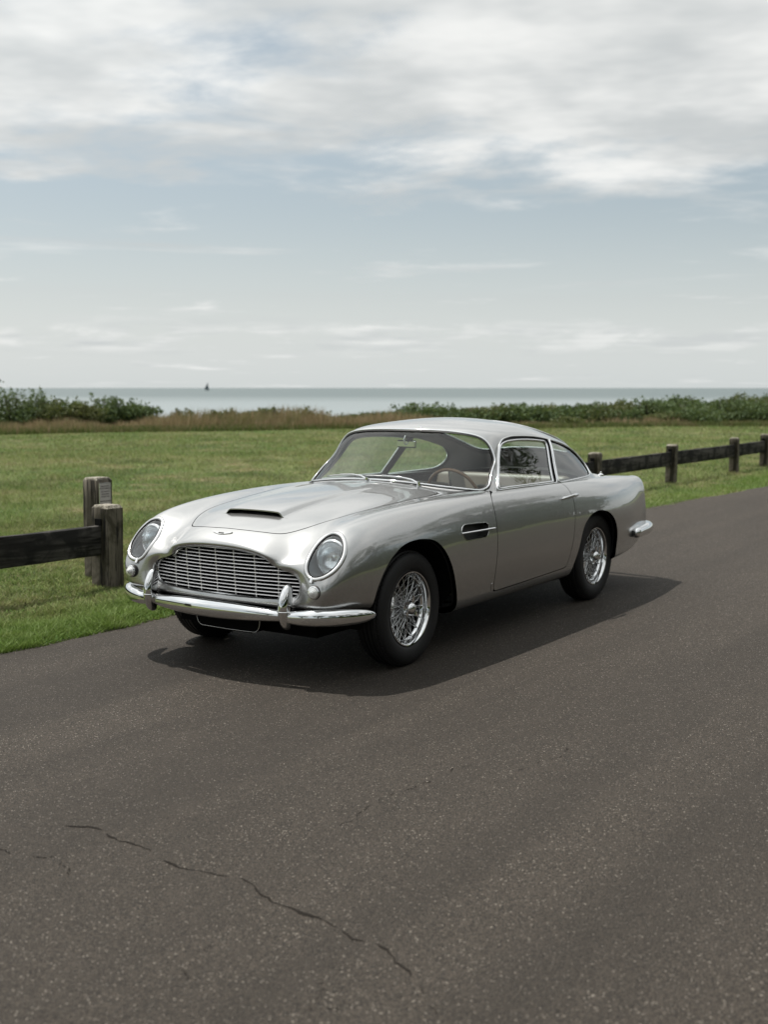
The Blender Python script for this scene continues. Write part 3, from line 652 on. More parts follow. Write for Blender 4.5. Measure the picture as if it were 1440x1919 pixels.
# ---------------------------------------------------------------- headlights and indicators
HP, HN = locate(SB, HLP, [1, 2], 12, 19, 3.5, 10)
cov = base.copy(); cov.cut(np.minimum(-fld(HLP, 1, 2, cov.A), cov.A[:, 0]-.3))
lamp_c = np.array([.568, .643, .670]); ax_ = Vector((1, .10, .02)).normalized(); Mz = ax_.to_track_quat('Z', 'Y').to_matrix()
for s in (1, -1):
    def mir(V): return np.asarray([tuple(v) for v in V])*[1, s, 1]
    m = len(HP); n2 = m
    back = lamp_c-np.array(ax_)*.075
    ringc = []
    for i in range(m):
        d = Vector(HP[i]-lamp_c); a_ = math.atan2(d.dot(Mz @ Vector((0, 1, 0))), d.dot(Mz @ Vector((1, 0, 0))))
        ringc.append(np.array(Vector(back)+Mz @ Vector((math.cos(a_)*.108, math.sin(a_)*.108, 0))))
    ringc = np.array(ringc); mid_ = HP*.5+ringc*.5
    V = np.vstack([HP-HN*.004, mid_, ringc, [back]])*[1, s, 1]
    F = [(r_*m+i, r_*m+(i+1) % m, (r_+1)*m+(i+1) % m, (r_+1)*m+i) for r_ in (0, 1) for i in range(m)]+[(2*m+i, 2*m+(i+1) % m, 3*m) for i in range(m)]
    hl = mk('headlight', V, F, chrome_dull if False else material('headlight_bowl', (.16, .19, .21), .3, .6) if s == 1 else bpy.data.materials['headlight_bowl'], car, smooth=True, angle=40)
    def lat(name, prof, mat, n=40):
        mb = MB(); mb.lathe(prof, n, Mz); V = np.array([tuple(v) for v in mb.V])*.99+lamp_c; V = V*[1, s, 1]
        return mk(name, V, mb.F if s > 0 else [q[::-1] for q in mb.F], mat, hl, smooth=True, angle=45)
    lat('lamp_rim', [(.086, -.03), (.100, -.028), (.101, -.008), (.096, .000), (.090, .002), (.086, -.004), (.085, -.02)], chrome)
    lat('reflector', [(.086, -.012), (.080, -.030), (.065, -.050), (.045, -.063), (.018, -.070), (.0, -.070)], reflector_m)
    lat('bulb_shield', [(.0, -.022), (.017, -.024), (.020, -.032), (.018, -.044), (.0, -.046)], chrome)
    lat('lamp_lens', [(.0875, -.004), (.080, .004), (.065, .010), (.045, .0145), (.022, .017), (.0005, .0178)], lens_m)
    put('headlight_cover', [cov.mesh(0, s, -.002)], glass_clear, hl)
    V, F = sweep(HP, HN, [(-.013, -.001), (-.010, .005), (0, .008), (.008, .006), (.011, -.001), (0, -.006)], True, s); mk('headlight_ring', V, F, chrome_dull, hl, smooth=True, angle=60)
    V, F = sweep(HP+HN*.0, HN, [(.011, .0), (.0145, .003), (.0145, -.003)], True, s); mk('ring_gasket', V, F, rubber, hl, smooth=False)
    P, Nn = locate(SB, [(.622, .572)], [1, 2], 12, 19.5, 3.5, 12); mb = MB(); mb.box(P[0]*[1, s, 1]+Nn[0]*[1, s, 1]*.005, (.012, .016, .034), M=Matrix.Rotation(R(-28), 3, 'Y'), bev=.003); mb.build('ring_clip', chrome, hl)
    # indicator
    P, Nn = locate(SB, [(.648, .514)], [1, 2], 14, 19.5, 3.5, 13); ic = P[0]; a3 = Vector((1, .12, .05)).normalized(); Mi = a3.to_track_quat('Z', 'Y').to_matrix()
    def lati(name, prof, mat, par):
        mb = MB(); mb.lathe(prof, 28, Mi); V = (np.array([tuple(v) for v in mb.V])*1.18+ic)*[1, s, 1]
        return mk(name, V, mb.F if s > 0 else [q[::-1] for q in mb.F], mat, par, smooth=True, angle=30)
    il = lati('indicator_lamp', [(.0, -.03), (.031, -.03), (.031, .004), (.027, .009), (.0, .009)], rubber, car)
    lati('lamp_bezel', [(.0285, .004), (.0285, .012), (.0245, .014), (.0235, .008)], chrome, il)
    lati('lamp_lens', [(.024, .009), (.0235, .016), (.019, .0165), (.0185, .022), (.014, .0225), (.0135, .028), (.009, .0285), (.0085, .033), (.0, .034)], material('clear_lens', (.92, .93, .93), .10, .5, spec=.8) if s == 1 else bpy.data.materials['clear_lens'], il)
# ---------------------------------------------------------------- grille
def gx_of(y, z):            # plane of the opening, bowed back towards the ends
    return .722-.018*((z-.444)/.258)*-1*0-.05*(np.abs(y)/.52)**2*(1)-.0*z
P, Nn = locate(SB, [(0, .70)], [1, 2], 17, 20, 0, 3)
GL3 = SB.ev(np.full(91, 20.), np.linspace(0, 15, 91)); loop = np.vstack([GL3, GL3[-2:0:-1]*[1, -1, 1]]); m = len(loop)
cen = np.array([.70, 0, .57])
def loopat(k, dx): 
    L = loop.copy(); L[:, 1:] = L[:, 1:]*[1, 1]; d = L-cen; d[:, 0] = 0; ln = np.linalg.norm(d, axis=1, keepdims=True); L = L-d/ln*k; L[:, 0] -= dx; return L
gr = empty('grille', parent=car)
def rings(name, Ls, mat, par, cap=False):
    V = np.vstack(Ls); r_ = len(Ls); F = [(a*m+i, a*m+(i+1) % m, (a+1)*m+(i+1) % m, (a+1)*m+i) for a in range(r_-1) for i in range(m)]
    return mk(name, V, F, mat, par, smooth=True, angle=50)
rings('grille_recess', [loopat(-.001, -.0), loopat(.0, .03), loopat(.004, .045)], paint, gr)
rings('grille_surround', [loopat(.001, .030), loopat(.001, .020), loopat(.006, .016), loopat(.011, .020), loopat(.012, .032)], chrome, gr)
V = np.vstack([loopat(0, .085), [[.60, 0, .57]]]); mk('grille_backing', V, [(i, (i+1) % m, m) for i in range(m)], black, gr, smooth=False)
rings('grille_duct', [loopat(.0, .032), loopat(.0, .086)], black, gr)
L2 = loopat(.008, .028); poly2 = L2[:, 1:]
def xz_at(y, z):            # depth of the grille face at (y, z), between its upper and lower edge
    yy = abs(y); u_ = GL3[:60]; t_ = np.interp(yy, GL3[:46, 1], GL3[:46, 0]); b_ = np.interp(yy, GL3[:55:-1, 1], GL3[:55:-1, 0]); zt = np.interp(yy, GL3[:46, 1], GL3[:46, 2]); zb = np.interp(yy, GL3[:55:-1, 1], GL3[:55:-1, 2])
    k_ = np.clip((z-zb)/max(zt-zb, 1e-3), 0, 1); return b_*(1-k_)+t_*k_-.026
def spans(fn, lo, hi, n=400):
    t = np.linspace(lo, hi, n); ins = np.array([fn(v) for v in t]) < 0
    i = np.where(ins)[0]; return (t[i[0]], t[i[-1]]) if len(i) else None
nsl = 12
for i in range(nsl):
    z = .462+.0192*i
    sp = spans(lambda y: sdf(poly2, np.array([y]), np.array([z]))[0], -.54, .54, 200)
    if sp is None: continue
    yy = np.linspace(sp[0], sp[1], 25); V = []; F = []
    for y in yy:
        x = xz_at(y, z); V += [(x+.003, y, z-.0018), (x+.001, y, z+.0018), (x-.012, y, z+.0022), (x-.012, y, z-.0016)]
    for a in range(24):
        for j in range(4): F.append((a*4+j, a*4+(j+1) % 4, a*4+4+(j+1) % 4, a*4+4+j))
    mk('grille_slat', V, F, slat_m, gr, smooth=False)
for y in (-.355, -.254, -.15, -.029, .098, .234, .375):
    sp = spans(lambda z: sdf(poly2, np.array([y]), np.array([z]))[0], .43, .72, 160)
    zz = np.linspace(sp[0], sp[1], 12); V = []; F = []
    for z in zz:
        x = xz_at(y, z); V += [(x-.001, y-.0022, z), (x-.001, y+.0022, z), (x-.012, y+.0022, z), (x-.012, y-.0022, z)]
    for a in range(11):
        for j in range(4): F.append((a*4+j, a*4+4+j, a*4+4+(j+1) % 4, a*4+(j+1) % 4))
    mk('grille_bar', V, F, slat_m, gr, smooth=False)
# ---------------------------------------------------------------- bumpers
def bar(name, path, secs, mat, parent, n=20, flat=.0, side=1, **p):
    """path: points; secs: (half depth, half height) per point; rounded section, outward is away from the car"""
    P = resample(np.array([list(a)+list(b) for a, b in zip(path, secs)]), 40, False); Q = P[:, :3]; S2 = P[:, 3:]
    T = np.gradient(Q, axis=0); T /= np.linalg.norm(T, axis=1, keepdims=True); V = []
    for q, t, (hd, hh) in zip(Q, T, S2):
        o = np.cross(t, [0, 0, 1.]); o /= np.linalg.norm(o)
        for k in range(n):
            an = 2*math.pi*k/n; c, s_ = math.cos(an), math.sin(an)
            V.append(q+o*hd*np.sign(c)*abs(c)**.85+np.array([0, 0, 1])*hh*np.sign(s_)*abs(s_)**.9)
    m = len(Q); F = [(i*n+k, i*n+(k+1) % n, (i+1)*n+(k+1) % n, (i+1)*n+k) for i in range(m-1) for k in range(n)]+[tuple(range(n-1, -1, -1)), tuple((m-1)*n+k for k in range(n))]
    V = np.array(V)*[1, side, 1]
    if side < 0: F = [q[::-1] for q in F]
    o = mk(name, V, F, mat, parent, smooth=True, angle=60, **p); return o
fb = bar('front_bumper', [(.735, -.475, .374), (.757, -.40, .375), (.785, -.2, .377), (.797, 0, .378), (.785, .2, .377), (.757, .40, .375), (.735, .475, .374)],
    [(.018, .024), (.024, .031), (.033, .044), (.037, .048), (.033, .044), (.024, .031), (.018, .024)], chrome, car)
bar('bumper_valance', [(.640, -.56, .365), (.70, -.25, .365), (.715, 0, .365), (.70, .25, .365), (.640, .56, .365)], [(.045, .03)]*5, dash_m, fb)
for s in (1, -1):
    bar('bumper_end', [(.748, .50, .373), (.735, .575, .376), (.705, .66, .380), (.655, .74, .383), (.585, .795, .383), (.515, .822, .381), (.465, .832, .380), (.447, .832, .380)],
        [(.022, .032), (.030, .040), (.034, .044), (.034, .044), (.030, .040), (.023, .032), (.013, .018), (.003, .004)], chrome, fb, side=s)
    # overrider: upright blade with a shield-shaped face
    prof = [(.305, .742, .006, .012), (.318, .765, .018, .026), (.345, .783, .026, .036), (.385, .795, .030, .042), (.43, .796, .031, .044), (.47, .788, .029, .042), (.505, .772, .025, .036), (.528, .755, .018, .026), (.540, .738, .006, .012)]
    V = []; n = 20; Pp = resample(np.array(prof), 26, False)
    for z, xf, hw, hd in Pp:
        for k in range(n):
            an = 2*math.pi*k/n; V.append((xf-hd+hd*np.sign(math.cos(an))*abs(math.cos(an))**.8, .480+hw*math.sin(an), z))
    m2 = len(Pp); F = [(i*n+k, i*n+(k+1) % n, (i+1)*n+(k+1) % n, (i+1)*n+k) for i in range(m2-1) for k in range(n)]+[tuple(range(n-1, -1, -1)), tuple((m2-1)*n+k for k in range(n))]
    V = np.array(V)*[1, s, 1]
    if s < 0: F = [q[::-1] for q in F]
    ov = mk('overrider', V, F, chrome, fb, smooth=True, angle=60)
    bar('overrider_bead', [(.72, .438, .398), (.772, .446, .403), (.797, .48, .405), (.772, .514, .403), (.72, .522, .398)], [(.003, .003)]*5, chrome, fb, n=8, side=s)
    mb = MB(); mb.box((.70, .48*s, .375), (.08, .05, .07)); mb.build('bumper_bracket', dash_m, fb)
# number plate plinth below the bumper, black with a bright edge
pl_ = resample([(.215, .345), (.226, .320), (.222, .275), (.200, .248), (.16, .244), (0, .242), (-.16, .244), (-.200, .248), (-.222, .275), (-.226, .320), (-.215, .345), (0, .35)], 70)
V = [(.650, y, z) for y, z in pl_]+[(.630, y, z) for y, z in pl_]; m2 = len(pl_)
plinth = mk('number_plate_mount', V, [tuple(range(m2)), tuple(range(2*m2-1, m2-1, -1))]+[(i, m2+i, m2+(i+1) % m2, (i+1) % m2) for i in range(m2)], black, car, smooth=False)
mb = MB(); mb.tube([(.652, y, z) for y, z in pl_], .0024, 6, closed=True); mb.build('plate_edging', chrome_dull, plinth, smooth=True)
# rear bumper
rb = bar('rear_bumper', [(-3.675, -.60, .438), (-3.71, -.3, .438), (-3.725, 0, .438), (-3.71, .3, .438), (-3.675, .60, .438)], [(.03, .042)]*5, chrome, car)
for s in (1, -1):
    bar('bumper_end', [(-3.665, .60, .438), (-3.635, .67, .438), (-3.57, .728, .438), (-3.45, .762, .439), (-3.30, .785, .438), (-3.16, .803, .436), (-3.128, .806, .436), (-3.116, .804, .436)][::-1],
        [(.038, .044), (.042, .046), (.046, .047), (.046, .045), (.042, .043), (.036, .040), (.026, .030), (.010, .014)][::-1], chrome, rb, side=s)
    mb = MB(); mb.box((-3.14, .765*s, .436), (.10, .07, .04)); mb.build('bumper_bracket', dash_m, rb)
# ---------------------------------------------------------------- wheel houses, underbody
for (cx_, s) in ((-.02, 1), (-.02, -1), (-2.365, 1), (-2.365, -1)):
    mb = MB(); n = 24; V = []
    for k in range(n+1):
        an = math.pi*k/n; zz = .27+.46*math.sin(an); yo = .70+.08*min(1, (zz-.27)/.12); V += [(cx_+.415*math.cos(an), yo*s, zz), (cx_+.415*math.cos(an), .50*s, zz)]
    F = [(2*k, 2*k+1, 2*k+3, 2*k+2) for k in range(n)]; c_ = len(V); V.append((cx_, .50*s, .27)); F += [(2*k+1, c_, 2*k+3) for k in range(n)]
    mk('wheel_house', V, F, black, car, smooth=False)
mb = MB(); mb.box((-1.3, 0, .235), (1.35, 1.3, .06)); mb.box((-1.3, 0, .27), (3.6, .98, .10)); mb.build('floor_pan', black, car)
mb = MB()
mb.box((.18, 0, .30), (.9, .3, .14)); mb.build('sump', black, car); mb = MB(); mb.tube([(.0, -.62, .30), (0, .62, .30)], .03); mb.build('front_axle', black, car)
mb = MB(); mb.tube([(-2.49, -.62, .33), (-2.49, .62, .33)], .035); mb.build('rear_axle', black, car)
# ---------------------------------------------------------------- wheels
def make_wheel():
    wh = empty('wheel', parent=car)
    My = Matrix.Rotation(R(-90), 3, 'X')      # lathe axis to +y (outwards)
    Rt = .334
    tp = [(.206, .066), (.214, .078), (.230, .086), (.254, .090), (.277, .089), (.296, .083), (.308, .074), (.3115, .064), (.3125, .059), (.3115, .057)]
    half = [(a, b) for a, b in tp]
    prof = half+[(a-.0125, b) for a, b in ((.334, .052), (.3345, .03), (.3265, .028), (.3265, .024), (.335, .022), (.335, .004), (.3265, .002), (.3265, -.002), (.335, -.004), (.335, -.022), (.3265, -.024), (.3265, -.028), (.3345, -.03), (.334, -.052))]+[(a, -b) for a, b in half[::-1]]
    prof = [(a+(.0018 if abs(abs(b)-.090) < .001 else 0), b) for a, b in prof]
    mb = MB(); mb.lathe(prof, 72, My)
    for v in range(0): pass
    V = np.array([tuple(v) for v in mb.V]); low_ = V[:, 2] < -.319; V[low_, 2] = -.319
    mk('tyre', V, mb.F, tyre_m, wh, smooth=True, angle=35)
    mb = MB()   # tread blocks on the shoulders
    for k in range(84):
        an = 2*math.pi*k/84
        for sgn in (1, -1):
            c = Vector((math.cos(an)*.3085, sgn*.061, math.sin(an)*.3085)); mb.box(c, (.014, .013, .012), M=Matrix.Rotation(-an, 3, 'Y').to_3x3())
    mb.build('tread_blocks', tyre_m, wh, kind='stuff')
    mb = MB(); mb.lathe([(.200, .062), (.2075, .068), (.2085, .075), (.2065, .080), (.2015, .079), (.1965, .072), (.1915, .060), (.1895, .045), (.1885, .040), (.180, .030), (.1785, .01), (.178, -.02), (.184, -.05), (.196, -.062), (.206, -.072), (.200, -.076)], 72, My); mb.build('rim', chrome, wh, smooth=True, angle=30)
    mb = MB(); mb.lathe([(.0, .058), (.031, .058), (.033, .046), (.034, .0), (.045, -.02), (.058, -.028), (.058, -.05), (.0, -.05)], 28, My); hub = mb.build('hub', chrome_dull, wh, smooth=True, angle=40)
    sp = MB(); nip = MB()
    ro = .1865
    for k in range(36):            # outer rows, crossing, from the hub nose to the rim edge
        a0 = 2*math.pi*k/36; tw = .62 if k % 2 else -.62
        p0 = Vector((math.cos(a0)*.034, .050 if k % 2 else .044, math.sin(a0)*.034)); a1 = a0+tw
        p1 = Vector((math.cos(a1)*ro, .036, math.sin(a1)*ro)); sp.tube([p0, p1], .00165, 5, cap=False)
        nip.tube([p1+(p0-p1).normalized()*.013, p1+(p1-p0).normalized()*.003], [.0026, .0042], 6)
    for k in range(36):            # inner rows, from the inner flange to the middle of the well
        a0 = 2*math.pi*(k+.5)/36; tw = .36 if k % 2 else -.36
        p0 = Vector((math.cos(a0)*.056, -.030 if k % 2 else -.042, math.sin(a0)*.056)); a1 = a0+tw
        p1 = Vector((math.cos(a1)*.180, .012 if k % 2 else .024, math.sin(a1)*.180)); sp.tube([p0, p1], .00165, 5, cap=False)
        nip.tube([p1+(p0-p1).normalized()*.012, p1+(p1-p0).normalized()*.003], [.0026, .004], 6)
    sp.build('spokes', chrome, wh, smooth=True, kind='stuff'); nip.build('spoke_nipples', chrome, wh, smooth=True, kind='stuff')
    kn = MB(); kn.lathe([(.042, .048), (.044, .056), (.041, .064), (.0385, .076), (.036, .088), (.029, .098), (.016, .104), (.0, .106)], 28, My)
    for a0 in (R(100), R(220), R(340)):
        V = []; F = []
        for t_, w_, h_ in ((.022, .014, .074), (.042, .012, .082), (.060, .009, .086), (.072, .005, .088)):
            for sx_, sy_ in ((-1, -1), (1, -1), (1, 1), (-1, 1)):
                c = Vector((t_, h_+sy_*(.008 if t_ < .05 else .005), sx_*w_)); V.append(Matrix.Rotation(-a0, 3, 'Y') @ c)
        for r_ in range(3):
            for j in range(4): F.append((r_*4+j, r_*4+(j+1) % 4, r_*4+4+(j+1) % 4, r_*4+4+j))
        F.append((12, 13, 14, 15)); kn.add(V, F)
    kn.build('wheel_nut', chrome, wh, smooth=True, angle=40)
    mb = MB(); mb.lathe([(.0, -.052), (.07, -.052), (.07, -.060), (.135, -.060), (.135, -.07), (.0, -.07)], 48, My); mb.build('brake_disc', disc_m, wh, smooth=True, angle=30)
    mb = MB(); mb.box((-.10, -.052, .05), (.07, .05, .11), M=Matrix.Rotation(R(20), 3, 'Y').to_3x3(), bev=.008); mb.build('brake_caliper', dash_m, wh)
    return wh
w0 = make_wheel(); w0.location = (0, .685, .331)
def copy_tree(o, parent=None):
    c = o.copy(); COL.objects.link(c); c.parent = parent
    for ch in o.children: copy_tree(ch, c)
    return c
for (x, y, rz, ry) in ((-2.49, .680, 0, R(140)), (0, -.685, math.pi, .4), (-2.49, -.680, math.pi, 1.1)):
    c = copy_tree(w0, car); c.location = (x, y, .331); c.rotation_euler = (0, 0, rz)
    for ch in c.children:
        if not ch.name.startswith('tyre'): ch.rotation_euler = (0, ry, 0)
# ---------------------------------------------------------------- interior
def rbox(name, c, d, mat, parent, bev=.04, rot=0, seg=3):
    import bmesh
    bm = bmesh.new(); bmesh.ops.create_cube(bm, size=1.0); bmesh.ops.scale(bm, vec=d, verts=bm.verts)
    bmesh.ops.bevel(bm, geom=bm.edges[:], offset=bev, segments=seg, profile=.6, affect='EDGES')
    bmesh.ops.rotate(bm, cent=(0, 0, 0), matrix=Matrix.Rotation(R(rot), 3, 'Y'), verts=bm.verts); bmesh.ops.translate(bm, vec=c, verts=bm.verts)
    me = bpy.data.meshes.new(name); bm.to_mesh(me); bm.free(); me.polygons.foreach_set('use_smooth', np.ones(len(me.polygons), dtype=bool)); me.set_sharp_from_angle(angle=R(50)); me.materials.append(mat)
    o = bpy.data.objects.new(name, me); COL.objects.link(o); o.parent = parent; return o
for y in (.33, -.33):
    st_ = rbox('front_seat', (-1.52, y, .44), (.50, .46, .16), leather, car, .05, -4)
    rbox('seat_back', (-1.84, y, .64), (.13, .46, .46), leather, st_, .05, -18)
rs = rbox('rear_seat', (-2.22, 0, .52), (.36, 1.10, .14), leather, car, .05)
rbox('seat_back', (-2.42, 0, .70), (.12, 1.12, .42), leather, rs, .05, -22)
mb = MB(); V = []; F = []
dp = [(-.80, .935), (-.90, .935), (-1.00, .925), (-1.06, .905), (-1.075, .87), (-1.06, .78), (-1.04, .62), (-.98, .55)]
ysd = np.linspace(-.66, .66, 15)
for x, z in dp:
    for y in ysd: V.append((x-.12*(abs(y)/.66)**2, y, z-.02*(abs(y)/.66)**2))
k = len(ysd)
F = [(i*k+j, i*k+j+1, (i+1)*k+j+1, (i+1)*k+j) for i in range(len(dp)-1) for j in range(k-1)]
dash = mk('dashboard', V, F, dash_m, car, smooth=True, angle=50)
for y in (.26, .42):
    mb = MB(); mb.lathe([(0, 0), (.042, 0), (.046, .006), (.046, -.01)], 20, Matrix.Rotation(R(-90), 3, 'Y').to_3x3()); mb.build('gauge', gauge_m, dash, loc=(-1.10, y, .83))
mb = MB(); mb.box((-1.75, 0, .33), (1.6, 1.36, .03)); mb.box((-1.6, 0, .42), (1.0, .2, .18), bev=.03); mb.build('cabin_floor', carpet, car)
# steering wheel: wooden rim, three alloy spokes
swc = Vector((-1.24, .305, .835)); swa = Vector((-.93, 0, .36)).normalized(); Msw = swa.to_track_quat('Z', 'Y').to_matrix()
sw = empty('steering_wheel', parent=car)
mb = MB(); mb.tube([swc+Msw @ Vector((.195*math.cos(a), .195*math.sin(a), 0)) for a in np.linspace(0, 2*math.pi, 48, endpoint=False)], .0115, 8, closed=True); mb.build('wooden_rim', wood_m, sw, smooth=True)
mb = MB()
for a in (R(90), R(210), R(330)): mb.tube([swc+Msw @ Vector((.03*math.cos(a), .03*math.sin(a), -.02)), swc+Msw @ Vector((.188*math.cos(a), .188*math.sin(a), 0))], [.009, .006], 6)
mb.lathe([(0, .005), (.035, .0), (.04, -.02), (.02, -.05), (.018, -.22)], 16, Matrix.Identity(3)); V = mb.V
n0 = 16*5; mb.V = mb.V[:-n0]+[tuple(swc+Msw @ Vector(v)) for v in mb.V[-n0:]]; mb.build('wheel_spokes', chrome_dull, sw, smooth=True, angle=40)
# rear view mirror
mc = Vector((-1.115, .015, 1.178)); mb = MB(); mb.box(mc, (.022, .165, .050), rz=R(-8), bev=.008); mir_ = mb.build('rear_view_mirror', chrome, car)
mb = MB(); mb.tube([mc+Vector((.014, 0, -.005)), mc+Vector((.03, 0, .01)), mc+Vector((.034, 0, .03)), mc+Vector((.022, .0, .05)), mc+Vector((.0, 0, .068))], .004, 6); mb.build('mirror_stem', chrome, mir_, smooth=True)
# wipers lying along the foot of the screen
def onws(y, z, off):
    P, Nn = locate(SG, [(abs(y), z)], [1, 2], 0, 4, 0, 5); p = Vector(P[0]); n = Vector(Nn[0]); s = 1 if y >= 0 else -1
    p.y *= s; n.y *= s; return p+n*off
for y0, y1 in ((-.02, -.40), (.335, -.06)):
    yy = np.linspace(y1, y1+.27, 9); mb = MB()
    zlo = lambda y: float(np.interp(abs(y), [0, .16, .34, .57], [.967, .964, .951, .924]))
    blade = [onws(y, zlo(y)+.016+.003*math.sin(i/8*math.pi), .010) for i, y in enumerate(yy)]
    mb.tube(blade, .0042, 6); w_ = mb.build('wiper', chrome_dull, car, smooth=True)
    mb = MB(); piv = onws(y0, zlo(y0)-.006, .012); arm = [piv, onws(y0-.05, zlo(y0-.05)+.008, .020), onws(y0-.13, zlo(y0-.13)+.015, .020), onws(yy[4], zlo(yy[4])+.020, .015)]
    mb.tube(arm, [.007, .0055, .004, .0035], 8); mb.tube([piv-Vector((0, 0, .014)), piv+Vector((0, 0, .012))], .011, 10); mb.build('wiper_arm', chrome, w_, smooth=True, angle=50)
# washer jets, fuel flap catch at the pillar foot, badge on the wing
P, Nn = locate(SB, [(-.715, .0), (-.715, .16)], [0, 1], 8, 16, 0, 4)
for q in P:
    mb = MB(); mb.tube([Vector(q)-Vector((0, 0, .004)), Vector(q)+Vector((0, 0, .010))], [.010, .006], 10); mb.build('washer_jet', chrome, car, smooth=True, angle=40)
P, Nn = locate(SB, [(-3.02, .56)], [0, 1], 4, 8, 0, 5); q = Vector(P[0]); mb = MB(); mb.lathe([(.0, .032), (.007, .028), (.007, .018), (.014, .012), (.022, .008), (.022, -.004)], 14); mb.build('aerial_base', chrome, car, smooth=True, angle=40, loc=q)
# sill badge: small maker's script plate and wing script
P, Nn = locate(SB, np.stack([np.linspace(-.845, -.856, 4), np.linspace(.36, .315, 4)], 1), [0, 2], 6, 14, 8, 14)
V, F = sweep(P, Nn, [(-.008, 0), (-.008, .002), (.008, .002), (.008, 0)], False); mk('sill_badge', V, F, chrome_dull, car, smooth=False)
# ================================================================ setting
HD = Vector((-20.9, -29.4)); HE = Vector((-44.5, -10.1)); hdir = (HE-HD).normalized(); hn = Vector((hdir.y, -hdir.x))
if hn.dot(Vector((fw.x, fw.y))) < 0: hn = -hn      # points from the lawn to the sea
def hp(s, t): return HD + hdir*s + hn*t            # s along the hedge, t towards the sea
EDGE = [(60, -3.6), (20, -1.9), (6, -1.46), (1.1, -1.365), (.28, -1.35), (-.3, -1.34), (-4, -1.42), (-8.9, -1.39), (-10.4, -1.30), (-13.35, -1.12), (-18, -.55), (-26, 1.1), (-40, 6.5), (-70, 24)]
_ex = np.array(EDGE)[::-1]
def edge_y(x): return np.interp(x, _ex[:, 0], _ex[:, 1])
def edge_w(x): return edge_y(x)+.018*np.sin(x*3.1)+.012*np.sin(x*7.7+1)+.008*np.sin(x*17.3)
def gz(x, y):     # ground height: flat by the road, gentle swells, a bluff behind the hedge
    x = np.asarray(x, float); y = np.asarray(y, float)
    t = (x-HD.x)*hn.x+(y-HD.y)*hn.y
    dr = np.clip((edge_y(x)-y-.3)/8, 0, 1)
    z = -.012 + .05*dr*(np.sin(x*.21+1.2)*np.cos(y*.27+.5)+.5*np.sin(x*.57+y*.31))
    k = np.clip((t-9)/14, 0, 1); return z*(1-k)-5.2*k*k*(3-2*k)
# ground sheet: fine near, coarse far
def axis(lo, hi, near, step, grow=1.35):
    a = [0.]; s = step
    while a[-1] < hi:
        if a[-1] > near: s *= grow
        a.append(a[-1]+s)
    b = [0.]; s = step
    while b[-1] > lo:
        if b[-1] < -near: s *= grow
        b.append(b[-1]-s)
    return np.array(sorted(set(a+b)))
gxv = axis(-9000, 9000, 70, 1.0); gyv = axis(-9000, 9000, 60, 1.0)
GX, GY = np.meshgrid(gxv, gyv, indexing='ij'); GZ = gz(GX, GY)
road_soil = (GY > edge_y(GX)-.25) & (GY < edge_y(GX)+9.6); GZ = np.where(road_soil, -.05, GZ)
a_, b_ = GX.shape; I = np.arange(a_*b_).reshape(a_, b_)
soil = material('lawn_soil', (.05, .05, .02), .95, spec=.2)
t = soil.node_tree; gp = geopos(soil)
def lawn_col(t, gp, k=1.0):
    big = noise(t, vmap(t, gp, sc=(1, 1, 1)), .22, 5, .65); mid = noise(t, vmap(t, gp, loc=(9, 3, 0)), .9, 4, .6); fine = noise(t, gp, 14, 3, .6)
    g = mixc(t, mapr(t, big, .42, .58), (.100*k, .160*k, .038*k), (.185*k, .215*k, .078*k))
    g = mixc(t, mapr(t, mid, .47, .66, 0, .85), g, (.27*k, .225*k, .12*k))
    g = mixc(t, mapr(t, noise(t, vmap(t, gp, loc=(2, 7, 0), sc=(1, 1, 1)), .55, 4, .65), .50, .64, 0, .85), g, (.062*k, .086*k, .024*k))
    g = mixc(t, mapr(t, noise(t, vmap(t, gp, loc=(4, 4, 0)), 3.2, 3, .6), .50, .68, 0, .55), g, (.040*k, .058*k, .016*k))
    return mixc(t, mapr(t, fine, .35, .65, 0, .6), g, (.03*k, .042*k, .012*k))
t.links.new(lawn_col(t, gp, .82), bsdf(soil).inputs['Base Color'])
add_bump(soil, noise(t, gp, 22, 5, .7), .8, .05)
ground = mk('ground', np.stack([GX, GY, GZ], -1).reshape(-1, 3), np.stack([I[:-1, :-1], I[1:, :-1], I[1:, 1:], I[:-1, 1:]], -1).reshape(-1, 4), soil, kind='structure')
# asphalt road, a slab 5 cm thick
rx = np.unique(np.concatenate([np.arange(-30, 12, .12), np.linspace(-70, -30, 60), np.linspace(12, 60, 60)])); ye = edge_w(rx); yf = edge_y(rx)+9.3
V = np.concatenate([np.stack([rx, ye, 0*rx-.055], 1), np.stack([rx, ye, 0*rx-.006], 1), np.stack([rx, ye+.02, 0*rx], 1), np.stack([rx, yf, 0*rx], 1), np.stack([rx, yf+.01, 0*rx-.055], 1)])
n = len(rx); F = [(r*n+i, r*n+i+1, (r+1)*n+i+1, (r+1)*n+i) for r in range(4) for i in range(n-1)]
asph = material('asphalt', (.06, .055, .05), .82, spec=.22)
t = asph.node_tree; gp = geopos(asph)
v1 = N(t, 'ShaderNodeTexVoronoi'); v1.inputs['Scale'].default_value = 215; t.links.new(gp, v1.inputs['Vector'])
v2 = N(t, 'ShaderNodeTexVoronoi'); v2.inputs['Scale'].default_value = 300; t.links.new(gp, v2.inputs['Vector'])
sepc = N(t, 'ShaderNodeSeparateColor'); t.links.new(v1.outputs['Color'], sepc.inputs[0])
big = noise(t, vmap(t, gp, sc=(.25, 1, 1)), .9, 5, .6); med = noise(t, gp, 5, 5, .6)
base_c = mixc(t, sepc.outputs[0], (.0165, .0140, .0112), (.082, .0685, .0550))
base_c = mixc(t, mapr(t, sepc.outputs[1], .968, .995), base_c, (.27, .24, .20))
